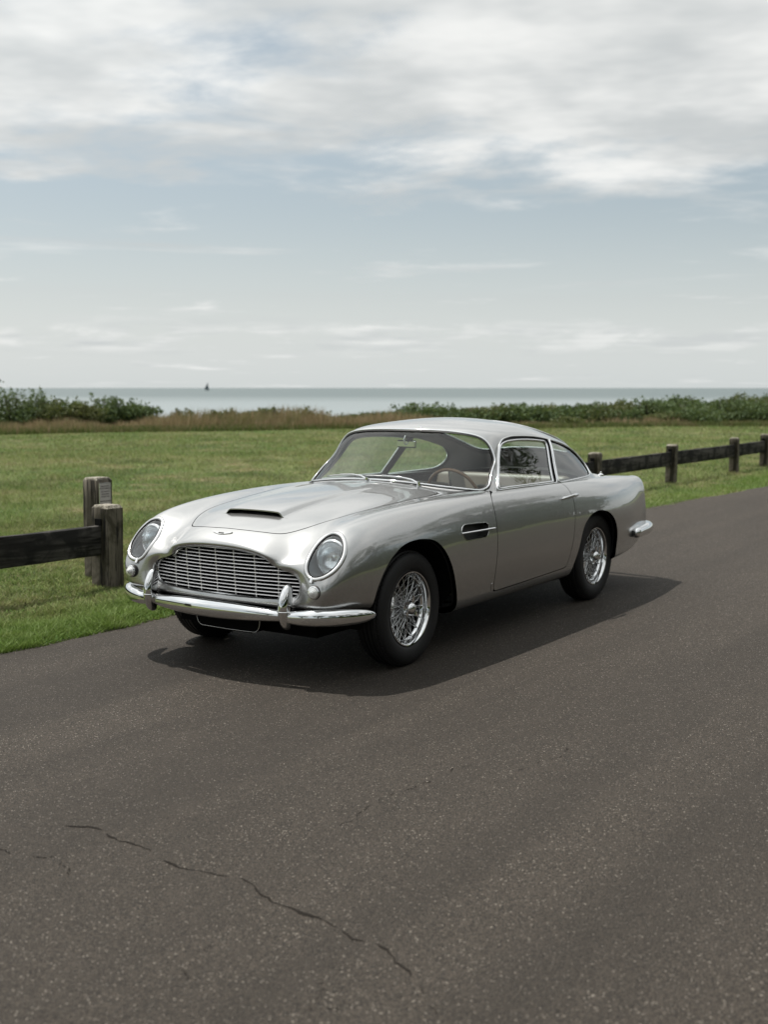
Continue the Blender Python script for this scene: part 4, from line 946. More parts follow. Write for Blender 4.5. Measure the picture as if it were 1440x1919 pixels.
base_c = mixc(t, mapr(t, sepc.outputs[2], .80, 1.0, 0, .8), base_c, (.018, .017, .016))
long_ = noise(t, vmap(t, gp, rot=(0, 0, .03), sc=(.05, 1.6, 1)), 1.0, 4, .6)
base_c = mixc(t, mapr(t, long_, .42, .62, 0, .38), base_c, (.024, .0205, .017))
base_c = mixc(t, mapr(t, big, .35, .70, 0, .45), base_c, (.026, .022, .018))
base_c = mixc(t, mapr(t, med, .45, .75, 0, .30), base_c, (.054, .045, .037))
# tar seams: long faint lines along the road
sy = N(t, 'ShaderNodeSeparateXYZ'); t.links.new(vmap(t, gp, rot=(0, 0, .0)), sy.inputs[0])
t.links.new(base_c, bsdf(asph).inputs['Base Color'])
t.links.new(mapr(t, sepc.outputs[1], .9, 1.0, .80, .45), bsdf(asph).inputs['Roughness'])
hgt = math_node(t, 'ADD', math_node(t, 'MULTIPLY', v1.outputs['Distance'], -1.0), math_node(t, 'MULTIPLY', noise(t, gp, 320, 3), .35))
add_bump(asph, hgt, .85, .006)
road = mk('road', V, F, asph, smooth=False, kind='structure')
# cracks: thin ribbons of dark filler just above the asphalt, broken and ragged
crack_m = material('crack_fill', (.014, .012, .010), .95, spec=.1)
def unground(u, v):
    d = Fd + rt*((u-720)/CAM_F) - Ud*((v-959.5)/CAM_F); k = -CAM_H/d.z; return np.array([CAM_X+d.x*k, CAM_Y+d.y*k])
def crack(pix, w0, keep, seed):
    r = np.random.default_rng(seed); P = resample(np.array([unground(*q) for q in pix]), 420, False); k = len(P)
    j = np.zeros(k); 
    for f_, a_ in ((3, .02), (9, .012), (27, .006), (80, .003)): j += a_*np.interp(np.linspace(0, f_, k), np.arange(f_+2), r.normal(size=f_+2))
    T = np.gradient(P, axis=0); T /= np.linalg.norm(T, axis=1, keepdims=True); Nn = np.stack([-T[:, 1], T[:, 0]], 1); P = P+Nn*j[:, None]
    wv = w0*(.25+1.1*np.abs(np.interp(np.linspace(0, 24, k), np.arange(26), r.normal(size=26)))); V = []; F = []
    on = np.interp(np.linspace(0, 30, k), np.arange(32), r.random(32)) < keep
    wv = wv*np.convolve(on, np.ones(7)/7, 'same')
    for i in range(k):
        h_ = .0016; V += [(*(P[i]-Nn[i]*(wv[i]*(.6+.8*r.random())+2e-4)), h_), (*(P[i]+Nn[i]*(wv[i]*(.6+.8*r.random())+2e-4)), h_)]
    F = [(2*i, 2*i+1, 2*i+3, 2*i+2) for i in range(k-1) if wv[i] > 4e-4]
    return V, F
mb = MB()
for a in (([(110, 1556), (180, 1554), (237, 1574), (300, 1592), (352, 1612), (402, 1632), (440, 1644), (500, 1678), (545, 1702), (600, 1724), (640, 1745), (700, 1768), (740, 1790), (770, 1812), (800, 1850), (840, 1900)], .0032, .66, 3),
          ([(-20, 1580), (40, 1603), (80, 1615), (130, 1640)], .0022, .6, 4), ([(420, 1770), (380, 1800), (330, 1835)], .0016, .4, 5), ([(560, 1845), (600, 1868), (640, 1890)], .002, .5, 6),
          ([(620, 1545), (700, 1500), (760, 1475), (880, 1430)], .0014, .45, 8), ([(900, 1480), (1020, 1420), (1120, 1370)], .0012, .4, 9)):
    mb.add(*crack(*a))
mb.build('asphalt_cracks', crack_m, road, kind='stuff')
# the sea
sea_m = material('sea_water', (.035, .055, .058), .22, spec=.5)
t = sea_m.node_tree; gp = geopos(sea_m); wv = noise(t, vmap(t, gp, sc=(.05, .05, 1)), 6, 5, .6); add_bump(sea_m, wv, .6, .6)
dh = N(t, 'ShaderNodeVectorMath', operation='DOT_PRODUCT'); t.links.new(gp, dh.inputs[0]); dh.inputs[1].default_value = (fw.x, fw.y, 0)
lane = math_node(t, 'ADD', dh.outputs['Value'], math_node(t, 'MULTIPLY', noise(t, vmap(t, gp, sc=(.0022, .0022, 1)), 1.0, 4), 420))
far_ = mapr(t, lane, 420, 1150)      # ruffled darker water starts about half a mile out
t.links.new(mixc(t, far_, (.185, .215, .218), (.085, .112, .115)), bsdf(sea_m).inputs['Base Color']); t.links.new(mapr(t, far_, 0, 1, .30, .50), bsdf(sea_m).inputs['Roughness'])
bsdf(sea_m).inputs['Specular IOR Level'].default_value = .35
mb = MB(); E_ = 30000; mb.add([(-E_, -E_, -4), (E_, -E_, -4), (E_, E_, -4), (-E_, E_, -4)], [(0, 1, 2, 3)])
mb.build('sea', sea_m, kind='structure')
# sailing boat near the horizon
bd = Fd + rt*((391.5-720)/CAM_F); bd = Vector((bd.x, bd.y, 0)).normalized(); bp = Vector((CAM_X, CAM_Y, 0))+bd*2600; bp.z = -4
boat = empty('sailboat', bp, math.atan2(rt.y, rt.x)+.5, label='small dark sailing yacht heeling far out near the horizon', category='sailboat')
hull_m = material('dark_hull', (.03, .05, .06), .5); sail_m = material('grey_sail', (.06, .09, .10), .8)
mb = MB(); L = 5.5; prof = [(-L, .9), (-L*.6, 1.3), (0, 1.5), (L*.6, 1.0), (L, .05)]
V = []
for x, w in prof: V += [(x, -w, 1.2), (x, w, 1.2), (x, w*.5, -.3), (x, -w*.5, -.3)]
F = [(i*4+j, i*4+(j+1) % 4, i*4+4+(j+1) % 4, i*4+4+j) for i in range(4) for j in range(4)]+[(0, 3, 2, 1), (16, 17, 18, 19)]
mb.add(V, F); mb.build('hull', hull_m, boat)
tilt = math.tan(R(14)); mb = MB(); mb.tube([(.8, 0, 1), (.8+.0, 0, 17.5)], .16, 6)
V = []; rows = 10
for i in range(rows+1):
    z = 2.2+14.8*i/rows; w = 6.6*(1-i/rows)**.85
    for j in range(5): V.append((.7-w*j/4*-1*-1, .5*math.sin(j/4*math.pi)*(w/6.6), z))
F = [(i*5+j, i*5+j+1, i*5+6+j, i*5+5+j) for i in range(rows) for j in range(4)]
sails = MB(); sails.add(V, F); V = []
for i in range(rows+1):
    z = 1.6+12*i/rows; w = 3.6*(1-i/rows)
    for j in range(5): V.append((.95+w*j/4+.0, .3*math.sin(j/4*math.pi)*(w/3.6), z))
sails.add(V, F)
for o in (mb.build('mast', hull_m, boat), sails.build('sail', sail_m, boat, smooth=True)):
    o.rotation_euler = (0, R(6), 0)
# ---------------------------------------------------------------- fences
wood = material('weathered_post_wood', (.09, .085, .075), .9, spec=.2)
def wood_nodes(m, dark, lite, stain, axis_sc, top=None):
    t = m.node_tree; oc = objco(m)
    g = noise(t, vmap(t, oc, sc=axis_sc), 9, 6, .65, .6); s = noise(t, oc, 4.5, 4, .6, .5); fine = noise(t, vmap(t, oc, sc=axis_sc), 40, 3, .6)
    c = mixc(t, mapr(t, g, .38, .62), dark, lite); c = mixc(t, mapr(t, s, .45, .62, 0, .85), c, stain)
    c = mixc(t, mapr(t, fine, .55, .66, 0, .85), c, (.008, .0075, .007))
    if top:
        gn = N(t, 'ShaderNodeNewGeometry'); sz = N(t, 'ShaderNodeSeparateXYZ'); t.links.new(gn.outputs['Normal'], sz.inputs[0])
        lich = mixc(t, mapr(t, noise(t, oc, 60, 4, .6), .40, .62), (.13, .115, .09), (.34, .32, .27))
        c = mixc(t, mapr(t, sz.outputs[2], .3, .6), c, lich)
    t.links.new(c, bsdf(m).inputs['Base Color'])
    add_bump(m, math_node(t, 'ADD', g, math_node(t, 'MULTIPLY', fine, .6)), .9, .010)
wood_nodes(wood, (.024, .021, .016), (.150, .132, .106), (.042, .038, .024), (1, 1, .08), top=True)
rail_m = material('charred_rail_wood', (.03, .03, .03), .9, spec=.2)
wood_nodes(rail_m, (.014, .013, .012), (.085, .080, .074), (.009, .009, .009), (.08, 1, 1))
def subdiv_box(d, n, bev, jit, seed, cap=0.):
    """a squared timber with worn, uneven edges: cross-section rounded, divided along its length; z is the length"""
    r = np.random.default_rng(seed); hx, hy, L = d[0]/2, d[1]/2, d[2]; sec = []
    m = 5
    for (sx_, sy_) in ((1, -1), (1, 1), (-1, 1), (-1, -1)):
        for q in range(3):
            an = {(1, -1): -90, (1, 1): 0, (-1, 1): 90, (-1, -1): 180}[(sx_, sy_)]+q*45
            sec.append((sx_*(hx-bev)+bev*math.cos(R(an)), sy_*(hy-bev)+bev*math.sin(R(an))))
        nx2 = {(1, -1): (hx, .0), (1, 1): (0, hy), (-1, 1): (-hx, 0), (-1, -1): (0, -hy)}[(sx_, sy_)]
        sec.append(nx2)
    V = []; zs = list(np.linspace(0, L-cap, n)); k = len(sec); ph = r.normal(size=(4, k))
    for i, z in enumerate(zs):
        for j, (x, y) in enumerate(sec):
            w = jit*(ph[0, j]*math.sin(z*5+ph[1, j]*3)+.5*ph[2, j]*math.sin(z*13+ph[3, j]*5)); q = 1+w/max(hx, hy); V.append((x*q, y*q, z))
    if cap: 
        for j, (x, y) in enumerate(sec): V.append((x*.80, y*.80, L-.004))
        zs.append(L)
    F = [(i*k+j, i*k+(j+1) % k, (i+1)*k+(j+1) % k, (i+1)*k+j) for i in range(len(zs)-1) for j in range(k)]
    F += [tuple(range(k-1, -1, -1)), tuple((len(zs)-1)*k+j for j in range(k))]
    return V, F
def post(parent, x, y, h, w, rz, seed, name='post', slot=None):
    V, F = subdiv_box((w, w, h+.25), 12, .007, .0018, seed, cap=.028)
    o = mk(name, V, F, wood, parent, smooth=True, angle=35, loc=(x, y, -.25+float(gz(x, y)))); o.rotation_euler = (R(random.uniform(-1, 1)), R(random.uniform(-1, 1)), rz)
    return o
def rail(parent, a, b, h, th, seed):
    a = Vector(a); b = Vector(b); L = (b-a).length; V, F = subdiv_box((h, th, L), 26, .010, .0022, seed)
    # timber modelled along z; turn so that z -> along, x -> up
    V = [(z, y, x) for x, y, z in V]; F = [q[::-1] for q in F]
    o = mk('rail', V, F, rail_m, parent, smooth=True, angle=35, loc=a); d = b-a; o.rotation_euler = (0, -math.atan2(d.z, math.hypot(d.x, d.y)), math.atan2(d.y, d.x)); return o
slot_m = black
fl_ = empty('rail_fence', (-.86, -2.60, 0), label='weathered post-and-rail fence end left of the car, dark plank let into a square post', category='fence')
def loc_(par, o): o.location = Vector(o.location)-par.location
ry_ = -2.575
pz = post(None, -.875, -2.585, .655, .170, R(3), 11); pz.parent = fl_; loc_(fl_, pz)
o = rail(None, (-.89, ry_-.015, .372), (2.6, ry_+.02, .415), .225, .058, 12); o.parent = fl_; loc_(fl_, o)
mb = MB(); mb.box((-.79, ry_-.005, .515), (.012, .066, .05)); o = mb.build('slot', black, None); o.parent = fl_; loc_(fl_, o)
p2 = post(None, 2.6, -2.56, .655, .17, R(2), 13); p2.parent = fl_; loc_(fl_, p2)
fr_ = empty('rail_fence', (-4.4, -2.62, 0), label='low dark single-rail fence with square posts running behind the car to the right', category='fence')
px_ = [-4.35, -7.25, -10.15, -13.20, -16.22, -18.15, -21.0, -24.0]; py_ = [-2.66, -2.66, -2.66, -2.66, -2.58, -2.60, -2.3, -1.7]
for i, (x, y) in enumerate(zip(px_, py_)):
    o = post(None, x, y, .645, .165, R(3+2*i), 20+i); o.parent = fr_; loc_(fr_, o)
    if i < len(px_)-1:
        o = rail(None, (x-.02, y+.01, .39), (px_[i+1]+.02, py_[i+1]+.01, .385), .225, .055, 40+i); o.parent = fr_; loc_(fr_, o)
    if i > 1:
        mb = MB(); mb.box((x+.085, y+.01, .525), (.008, .06, .045)); o = mb.build('slot', black, None); o.parent = fr_; loc_(fr_, o)
# sign post behind the fence end
sp_ = empty('sign_post', (-1.17, -2.995, 0), label='square timber post behind the fence end with a small pale notice on it', category='sign post')
o = post(None, -1.17, -2.995, .83, .165, R(0), 71); o.parent = sp_; loc_(sp_, o)
plate_m = material('notice_plate', (.46, .43, .42), .45); ink = material('notice_ink', (.045, .035, .035), .6)
mb = MB(); mb.box((0, .0875, .665), (.115, .004, .215)); plate = mb.build('sign_plate', plate_m, sp_)
mb = MB(); 
for a in ((-.0595, 0), (.0595, 0)): mb.box((a[0], .088, .665), (.004, .007, .219))
mb.box((0, .088, .775), (.123, .007, .004)); mb.box((0, .088, .555), (.123, .007, .004)); mb.build('plate_frame', chrome_dull, plate)
for i, (txt, z, s_) in enumerate((('PUBLIC NOTICE', .748, .0125), ('MOTOR VEHICLES', .730, .0145), ('NOT ON THE', .705, .0145), ('GRASS AREA', .685, .0145), ('AT ANY TIME', .665, .0145), ('VIOLATORS FINED', .628, .0135), ('TOWN RULES', .592, .0145))):
    cu = bpy.data.curves.new('line', 'FONT'); cu.body = txt; cu.size = s_; cu.align_x = 'CENTER'; cu.align_y = 'CENTER'; cu.extrude = .0004
    ob = bpy.data.objects.new('tmp', cu); COL.objects.link(ob); dg = bpy.context.evaluated_depsgraph_get(); me = bpy.data.meshes.new_from_object(ob.evaluated_get(dg)); bpy.data.objects.remove(ob)
    me.materials.clear(); me.materials.append(ink); o = bpy.data.objects.new('lettering', me); COL.objects.link(o); o.parent = plate; o.location = (0, .0903, z); o.rotation_euler = (R(90), 0, R(180))
# ================================================================ vegetation
def leafmat(name, a, b, c=None, trans=.25, k=1.):
    m = bpy.data.materials.new(name); m.use_nodes = True; t = m.node_tree; p = bsdf(m)
    g = N(t, 'ShaderNodeNewGeometry'); col = mixc(t, g.outputs['Random Per Island'], a, b)
    gp = g.outputs['Position']
    if c: col = mixc(t, mapr(t, noise(t, gp, .8, 4, .6), .48, .66, 0, .8), col, c)
    t.links.new(col, p.inputs['Base Color']); p.inputs['Roughness'].default_value = .65; p.inputs['Specular IOR Level'].default_value = .25
    tr = N(t, 'ShaderNodeBsdfTranslucent'); t.links.new(mixc(t, .5, col, (.16, .20, .04)), tr.inputs[0]); mx = N(t, 'ShaderNodeMixShader'); mx.inputs[0].default_value = trans
    o = [n for n in t.nodes if n.type == 'OUTPUT_MATERIAL'][0]; t.links.new(p.outputs[0], mx.inputs[1]); t.links.new(tr.outputs[0], mx.inputs[2]); t.links.new(mx.outputs[0], o.inputs[0]); return m
grass_m = bpy.data.materials.new('grass_blades'); grass_m.use_nodes = True
t = grass_m.node_tree; g_ = N(t, 'ShaderNodeNewGeometry'); gp = g_.outputs['Position']
c1 = lawn_col(t, gp, 1.25); c2 = mixc(t, mapr(t, g_.outputs['Random Per Island'], .2, .9, 0, .70), c1, (.26, .34, .095))
c2 = mixc(t, mapr(t, g_.outputs['Random Per Island'], .12, .0, 0, .8), c2, (.03, .045, .012))
c2 = mixc(t, mapr(t, g_.outputs['Random Per Island'], .86, .90, 0, .8), c2, (.30, .25, .14))
# lush strip by the road
sy = N(t, 'ShaderNodeSeparateXYZ'); t.links.new(gp, sy.inputs[0])
lush = math_node(t, 'MULTIPLY', mapr(t, sy.outputs[1], -2.25, -1.75, 0, 1), mapr(t, g_.outputs['Random Per Island'], 0, 1, .55, 1)); c2 = mixc(t, math_node(t, 'MULTIPLY', lush, .75), c2, (.125, .22, .032))
p = bsdf(grass_m); t.links.new(c2, p.inputs['Base Color']); p.inputs['Roughness'].default_value = .6; p.inputs['Specular IOR Level'].default_value = .25
tr = N(t, 'ShaderNodeBsdfTranslucent'); t.links.new(c2, tr.inputs[0]); mx = N(t, 'ShaderNodeMixShader'); mx.inputs[0].default_value = .3
o = [n for n in t.nodes if n.type == 'OUTPUT_MATERIAL'][0]; t.links.new(p.outputs[0], mx.inputs[1]); t.links.new(tr.outputs[0], mx.inputs[2]); t.links.new(mx.outputs[0], o.inputs[0])
def blades(X, Y, Z, H, Wd, lean, segs=2, yaw=None, curl=.5):
    n = len(X); yaw = rng.random(n)*2*np.pi if yaw is None else yaw; fx = rng.random(n)*2*np.pi
    cx, sx = np.cos(yaw), np.sin(yaw); V = []
    ln = lean*H*(.3+rng.random(n))
    for i in range(segs):
        t = i/segs; w = Wd*(1-t*.55)/2; dx = ln*np.cos(fx)*t**1.6; dy = ln*np.sin(fx)*t**1.6; z = Z+H*t*(1-.12*t)
        V += [np.stack([X-cx*w+dx, Y-sx*w+dy, z], 1), np.stack([X+cx*w+dx, Y+sx*w+dy, z], 1)]
    V.append(np.stack([X+ln*np.cos(fx), Y+ln*np.sin(fx), Z+H*.9], 1)); k = 2*segs+1
    V = np.stack(V, 1).reshape(-1, 3); b = (np.arange(n)*k)[:, None]
    tris = []
    for i in range(segs-1): tris += [[2*i, 2*i+1, 2*i+3], [2*i, 2*i+3, 2*i+2]]
    tris.append([2*segs-2, 2*segs-1, 2*segs]); F = (b[:, None, :]+np.array(tris)[None]).reshape(-1, 3)
    return V, F
def scatter(n, d0, d1, u0=-60, u1=1500, power=1.0):
    """points on the lawn by distance from the road camera area"""
    d = (d0**(1-power)+(d1**(1-power)-d0**(1-power))*rng.random(n))**(1/(1-power)) if power != 1 else d0*(d1/d0)**rng.random(n)
    u = u0+(u1-u0)*rng.random(n); lat = (u-720)/CAM_F*d
    X = CAM_X+fw.x*d+rt.x*lat; Y = CAM_Y+fw.y*d+rt.y*lat; ok = Y < edge_w(X)-.0
    tt = (X-HD.x)*hn.x+(Y-HD.y)*hn.y; ok &= tt < 4
    return X[ok], Y[ok], d[ok]
def clump(X, Y, s): 
    return np.sin(X*s+np.sin(Y*s*1.3)*1.7)*np.sin(Y*s*.9+np.cos(X*s*.7)*2.1)
X, Y, d = scatter(330000, 6.2, 13.5, -60, 900, 1.2); c = clump(X, Y, 5.1)+.5*clump(X+3, Y+1, 11.)
H = .026+.030*rng.random(len(X))**1.5+.018*c; nr = edge_w(X)-Y; H = H*(1+.45*np.exp(-((nr-.35)/.35)**2)); H = np.clip(H, .010, .11)
V, F = blades(X, Y, gz(X, Y)-.004, H, .0052+.004*rng.random(len(X)), 1.0, 2)
g1 = mk('grass', V, F, grass_m, smooth=False, kind='stuff', label='short sunlit lawn grass along the road edge and around the fence post', category='grass')
X, Y, d = scatter(330000, 11.5, 60, -80, 1520, 1.15); c = clump(X, Y, 1.9)+.6*clump(X+3, Y+1, 4.3)
H = (.040+.035*rng.random(len(X))+.022*c)*(1+.2*np.clip((d-20)/20, 0, 1)); H = np.clip(H, .015, .16); Wd = .0045*np.clip(d/10, 1, 5)
V, F = blades(X, Y, gz(X, Y)-.004, H, Wd*(.7+.6*rng.random(len(X))), .9, 1)
g2 = mk('grass', V, F, grass_m, smooth=False, kind='stuff', label='wide mown lawn stretching from the fence to the shrubs by the shore', category='grass')
# weeds / broad-leaved tufts in the verge
X, Y, d = scatter(26000, 6.4, 13, -60, 420, 1.1); nr = edge_w(X)-Y; m_ = (nr < 1.0) & (clump(X, Y, 3.3) > -.2); X, Y = X[m_], Y[m_]
V, F = blades(X, Y, gz(X, Y), .02+.03*rng.random(len(X)), .011+.006*rng.random(len(X)), 1.3, 2)
X = rng.random(5200)*16-11; Y = edge_w(X)+rng.normal(size=5200)*.030-.012; sz_ = .0022+.005*rng.random(5200)**3; V = []; F = []
for x, y, s_ in zip(X, Y, sz_):
    b = len(V); a0 = rng.random()*6.28; V += [(x+s_*math.cos(a0+q), y+s_*math.sin(a0+q), -.004+(.004 if y > edge_y(x) else 0)) for q in (0, 2.1, 4.2)]+[(x, y, s_*1.1+.001)]; F += [(b, b+1, b+3), (b+1, b+2, b+3), (b+2, b, b+3)]
mk('roadside_grit', V, F, material('grit', (.16, .14, .115), .9), smooth=False, kind='stuff', label='loose grit scattered along the edge of the asphalt', category='grit')
X, Y, d = scatter(26000, 6.4, 13, -60, 420, 1.1); nr = edge_w(X)-Y; m_ = (nr < 1.0) & (clump(X, Y, 3.3) > -.2); X, Y = X[m_], Y[m_]
V, F = blades(X, Y, gz(X, Y), .02+.03*rng.random(len(X)), .011+.006*rng.random(len(X)), 1.3, 2)
mk('verge_weeds', V, F, leafmat('weed_leaf', (.05, .12, .015), (.10, .19, .03)), smooth=False, kind='stuff', label='broad-leaved green weeds in the verge beside the asphalt edge', category='weeds')
# tall dry grass in front of the hedge
dry_m = leafmat('dry_grass', (.22, .155, .095), (.40, .30, .19), (.14, .16, .065), .25)
n = 90000; s = -30+rng.random(n)*110; prof_w = np.interp(s, [-30, 0, 8, 16, 24, 34, 60], [1, 1, 1.2, 1.1, .8, .6, .5])
tt = -1.0+rng.random(n)**1.1*3.2*prof_w+.4*np.sin(s*.6); X = HD.x+hdir.x*s+hn.x*tt; Y = HD.y+hdir.y*s+hn.y*tt
H = np.interp(s, [-30, 0, 4, 6, 9, 14, 16, 19, 22, 25, 28, 80], [.40, .42, .46, .64, .76, .74, .50, .22, .40, .42, .20, .18])*(.45+.65*rng.random(n))*(1+.30*np.sin(s*1.1)*np.sin(s*.37)+.22*np.sin(s*4.3+tt)*np.sin(s*2.1))*np.clip((tt+1.3)/1.2, .35, 1)
k_ = (s < 16) | (rng.random(n) < .45+.4*np.sin(s*1.3)); X, Y, H = X[k_], Y[k_], H[k_]
V, F = blades(X, Y, gz(X, Y), H, .020+.018*rng.random(len(X)), .28, 2)
mk('dry_grass', V, F, dry_m, smooth=False, kind='stuff', label='tall reddish brown seeding grass in front of the shore shrubs', category='dry grass')
n = 60000; s = -30+rng.random(n)*110; tt = -1.25+rng.random(n)*1.4+.4*np.sin(s*.6); X = HD.x+hdir.x*s+hn.x*tt; Y = HD.y+hdir.y*s+hn.y*tt
V, F = blades(X, Y, gz(X, Y), .10+.20*rng.random(n), .024+.02*rng.random(n), .4, 1)
mk('rough_grass', V, F, leafmat('rough_green', (.06, .085, .025), (.12, .15, .05), (.17, .14, .075)), smooth=False, kind='stuff', label='darker rough green grass at the foot of the dry grass band', category='rough grass')
# shrubs
def leaf_cloud(cs, n, ls, seed, up=.3):
    """n leaf quads over a set of lobes (x y z rx ry rz)"""
    r = np.random.default_rng(seed); cs = np.array(cs, float); w = cs[:, 3]*cs[:, 4]+cs[:, 3]*cs[:, 5]; k = r.choice(len(cs), n, p=w/w.sum()); q = r.normal(size=(n, 3)); q /= np.linalg.norm(q, axis=1, keepdims=True)
    rad = 1-.55*r.random(n)**1.8; rad *= 1+.12*r.normal(size=n)
    P = cs[k, :3]+q*cs[k, 3:6]*rad[:, None]; P = P[P[:, 2] > .03]; n = len(P)
    a = r.normal(size=(n, 3)); a[:, 2] += up; a /= np.linalg.norm(a, axis=1, keepdims=True); b = np.cross(a, r.normal(size=(n, 3))); b /= np.linalg.norm(b, axis=1, keepdims=True)
    s = ls*(.6+.8*r.random(n))[:, None]; V = np.stack([P-a*s, P+b*s*.45, P+a*s, P-b*s*.45], 1).reshape(-1, 3); F = np.arange(n*4).reshape(n, 4); return V, F
leaf_a = leafmat('shrub_leaf', (.042, .074, .030), (.100, .145, .055), (.070, .095, .038))
leaf_b = leafmat('olive_leaf', (.065, .085, .032), (.125, .140, .050), (.090, .085, .038))
twig_m = material('twig', (.05, .04, .03), .9)
def shrub(x, y, w, h, seed, mat, label, group=None, n=1500, ls=.055, spiky=0):
    r = random.Random(seed); z0 = float(gz(x, y)); o = empty('shrub', (x, y, z0), label=label, category='shrub')
    if group: o['group'] = group
    cs = []
    for _ in range(9):
        a = r.uniform(0, 6.28); q = r.uniform(0, .75)*w/2; k = r.uniform(.30, .62)
        hz_ = h*r.uniform(.35, .72); cs.append((math.cos(a)*q, math.sin(a)*q, hz_, w*k*.55, w*k*.55, h*r.uniform(.24, .36)))
    for _ in range(7+spiky):
        a = r.uniform(0, 6.28); q = r.uniform(0, .9)*w/2; cs.append((math.cos(a)*q, math.sin(a)*q, h*r.uniform(.80, 1.02), w*.06, w*.06, h*r.uniform(.10, .20)))
    cs.append((0, 0, h*.3, w*.45, w*.45, h*.32))
    V, F = leaf_cloud(cs, n, ls, seed); mk('foliage', V, F, mat, o, smooth=False)
    mb = MB()
    for _ in range(7):
        a = r.uniform(0, 6.28); q = r.uniform(.2, .8)*w/2; mb.tube([(math.cos(a)*q*.15, math.sin(a)*q*.15, 0), (math.cos(a)*q*.6, math.sin(a)*q*.6, h*.45), (math.cos(a)*q, math.sin(a)*q, h*r.uniform(.75, .98))], [.03, .02, .008], 5)
    mb.build('stem', twig_m, o, smooth=True); return o
def at_px(u, dextra=0.):
    """where the ray through photo column u meets the hedge line (on the ground), pushed dextra metres on"""
    d = fw + rt*((u-720)/CAM_F); d = Vector((d.x, d.y)); c = Vector((CAM_X, CAM_Y)); k = (HD-c).dot(hn)/d.dot(hn); p = c+d*(k+dextra); return p, k
SH = [ # column px, extra depth, width, height above ground, tone, label
 (-40, 3.0, 4.0, 1.55, 0, 'dark green shrub at the very left edge of the view'),
 (28, 2.8, 2.4, 1.32, 0, 'tall dark green shrub, first full one from the left edge'),
 (68, 3.0, 2.2, 1.36, 0, 'tall rounded dark shrub beside the leftmost ones, its top breaking the sea line'),
 (108, 2.6, 1.9, 1.05, 1, 'mid green shrub sloping down at the right of the tall left clump'),
 (140, 2.6, 1.4, .98, 0, 'small shrub with open twigs between the left clump and the round one'),
 (166, 2.2, 1.3, .96, 1, 'low rounded lighter shrub left of the spiky one'),
 (205, 2.6, 1.5, 1.16, 0, 'spiky upright shrub with tall loose shoots above the tan grass'),
 (240, 2.8, 1.5, .98, 0, 'ragged dark shrub right of the spiky upright one'),
 (272, 3.0, 1.2, .86, 0, 'small end shrub where the left group runs out against the sea'),
 (345, 2.4, 1.1, .62, 1, 'small lone green bush in the dry grass near the sailing yacht'),
 (400, 1.6, .8, .60, 1, 'small bush poking from the dry grass right of the sailing yacht'),
 (438, 2.0, .9, .66, 0, 'narrow dark green bush in the dry grass between two paler ones'),
 (500, 1.8, 1.2, .72, 1, 'round pale green bush in the tallest dry grass above the bonnet'),
 (575, 1.6, 1.0, .70, 1, 'upright olive bush among brown seed heads above the bonnet scoop'),
 (470, 2.4, 1.6, .60, 1, 'low yellow-green bush in the dry grass left of the car roof'),
 (545, 2.4, 2.6, .66, 1, 'wide low yellow-green bush above the bonnet of the car'),
 (610, 2.2, 1.8, .56, 1, 'low olive bush just left of the car roof')]
for i, (u, dx_, w, h, tone, lab) in enumerate(SH):
    p_, k_ = at_px(u, dx_); shrub(p_.x, p_.y, w, h, 100+i, (leaf_a, leaf_b)[tone], lab, n=2300 if h > .9 else 1300, ls=.06, spiky=6 if i in (6, 7, 4) else 0)
prot = {}
us = np.concatenate([np.arange(690, 1500, 26)]); 
for i, u in enumerate(us):
    base_top = np.interp(u, [680, 740, 790, 850, 920, 1000, 1100, 1180, 1290, 1340, 1390, 1500], [779, 776, 760, 772, 768, 766, 765, 762, 752, 762, 752, 750])
    ex = 3.2+random.uniform(-.5, 1.0); p_, k_ = at_px(u+random.uniform(-8, 8), ex)
    h = max(.5, (1.545-(base_top-727)/CAM_F*(k_+ex))*1.12+random.uniform(-.04, .16)); w = random.uniform(1.9, 3.0)
    shrub(p_.x, p_.y, w, h, 200+i, leaf_a if random.random() < .68 else leaf_b, 'dense green shrub in the long shore hedge beyond the lawn and car roof', 'shrubs forming the long hedge', n=2000, ls=.07)
for i, (u, h, w, lab) in enumerate(((1188, .62, 1.1, 'small round dark bush amid tan grass in front of the hedge, right of the roof'), (1250, .48, 1.8, 'low brownish bush in front of the hedge above the middle fence post'), (1300, .85, 3.2, 'large dark bush bulging forward from the hedge towards the lawn'), (1420, .95, 2.6, 'dark bush with yellow patches at the far right edge of the hedge'), (1060, .40, 1.6, 'low reddish brown bush just right of the car roof'))):
    p_, k_ = at_px(u, .9); shrub(p_.x, p_.y, w, h, 300+i, leaf_b if i in (1, 4) else leaf_a, lab, n=1800, ls=.06)
# far coast scrub below the hedge crest, so no gap shows between shrubs and water
n = 42000; s = -40+rng.random(n)*130; tt = 3.5+rng.random(n)*5; X = HD.x+hdir.x*s+hn.x*tt; Y = HD.y+hdir.y*s+hn.y*tt
hh = np.interp(s, [-40, 4, 7, 14, 17, 90], [.75, .75, .35, .35, .75, .95]); V, F = blades(X, Y, gz(X, Y), hh*(.5+.5*rng.random(n)), .05+.05*rng.random(n), .35, 2)
mk('scrub', V, F, leaf_a, smooth=False, kind='stuff', label='dark low scrub filling the hedge between the single shrubs', category='scrub')
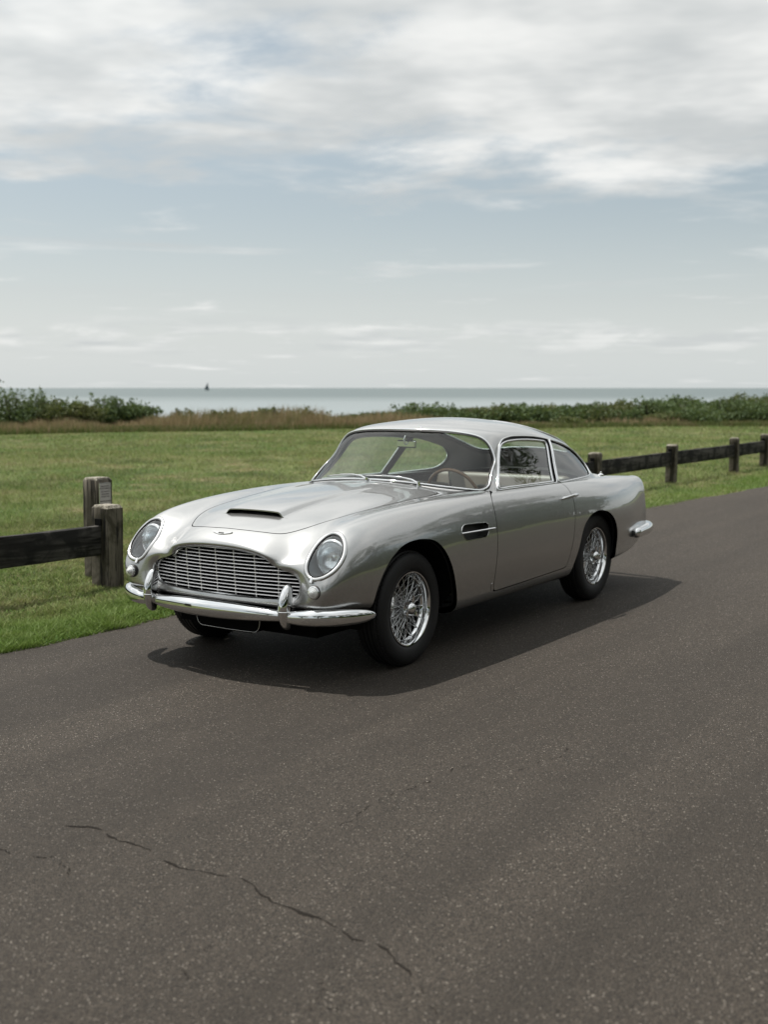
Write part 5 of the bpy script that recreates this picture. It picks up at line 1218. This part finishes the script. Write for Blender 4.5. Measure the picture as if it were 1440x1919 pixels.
# trees across the road behind the camera: the car body and glass mirror them
bark = material('bark', (.06, .05, .04), .9); bark_b = noise(bark.node_tree, vmap(bark.node_tree, objco(bark), sc=(1, 1, .2)), 9, 5); add_bump(bark, bark_b, .8, .03)
leaf_t = leafmat('tree_leaf', (.022, .040, .012), (.050, .080, .022))
def tree(x, y, h, w, seed, label=None, src=None, rz=0):
    if src:
        c = copy_tree(src); c.location = (x, y, float(gz(x, y))); c.rotation_euler = (0, 0, rz); c.scale = (w/src['w'], w/src['w'], h/src['h']); c['label'] = label; return c
    r = random.Random(seed); o = empty('tree', (x, y, float(gz(x, y))), label=label, category='tree'); o['w'] = w; o['h'] = h
    mb = MB(); mb.tube([(0, 0, -.2), (.05, .02, h*.2), (-.05, .08, h*.45), (.04, 0, h*.8)], [h*.035, h*.027, h*.019, h*.006], 10); cs = []
    for i in range(26):
        a = r.uniform(0, 6.28); zz = h*(.26+.68*r.random()); rad = w/2*math.sin(math.pi*min(1, max(.12, (zz/h-.12)/.95)))**.7*r.uniform(.4, 1)
        e_ = (math.cos(a)*rad, math.sin(a)*rad, zz); mb.tube([(0, 0, zz*.62), (e_[0]*.5, e_[1]*.5, zz*.86), e_], [h*.010, h*.006, h*.002], 6)
        q = r.uniform(.10, .17)*w; cs.append((*e_, q*1.2, q*1.2, q*.85))
    mb.build('trunk', bark, o, smooth=True); V, F = leaf_cloud(cs, 9000, .13, seed); mk('crown', V, F, leaf_t, o, smooth=False); return o
t1 = tree(-24, 13.5, 12.0, 8.0, 1, 'broad leafy tree across the road behind the viewpoint, nearest to the car')
TR = [(-5, 15, 7.5, 7), (-13, 16, 9, 7.5), (-34, 16.5, 9, 8), (-44, 19, 11, 9), (-56, 26, 11, 10), (3, 17, 8.5, 8), (11, 17, 10, 9), (19, 14, 10, 8), (25, 6, 11, 9), (29, -6, 10, 9), (-70, 36, 14, 12)]
for i, (x, y, h, w) in enumerate(TR): tree(x, y, h, w, 0, 'leafy roadside tree across the road, outside the picture', t1, rz=i*1.3)['group'] = 'trees across the road'
n = 60000; a = rng.random(n); s = -95+rng.random(n)*160; X = s; Y = 19+rng.random(n)*5+.0035*np.minimum(s+5, 0)**2+2*np.sin(s*.05); 
V, F = blades(X, Y, 0*X, (3.4+1.8*np.abs(np.sin(s*.31)+.5*np.sin(s*.83)))*(.3+.7*rng.random(n)), .30+.2*rng.random(n), .3, 1)
mk('hedgerow', V, F, leaf_t, smooth=False, kind='stuff', label='dense dark hedgerow behind the trees across the road', category='hedgerow')
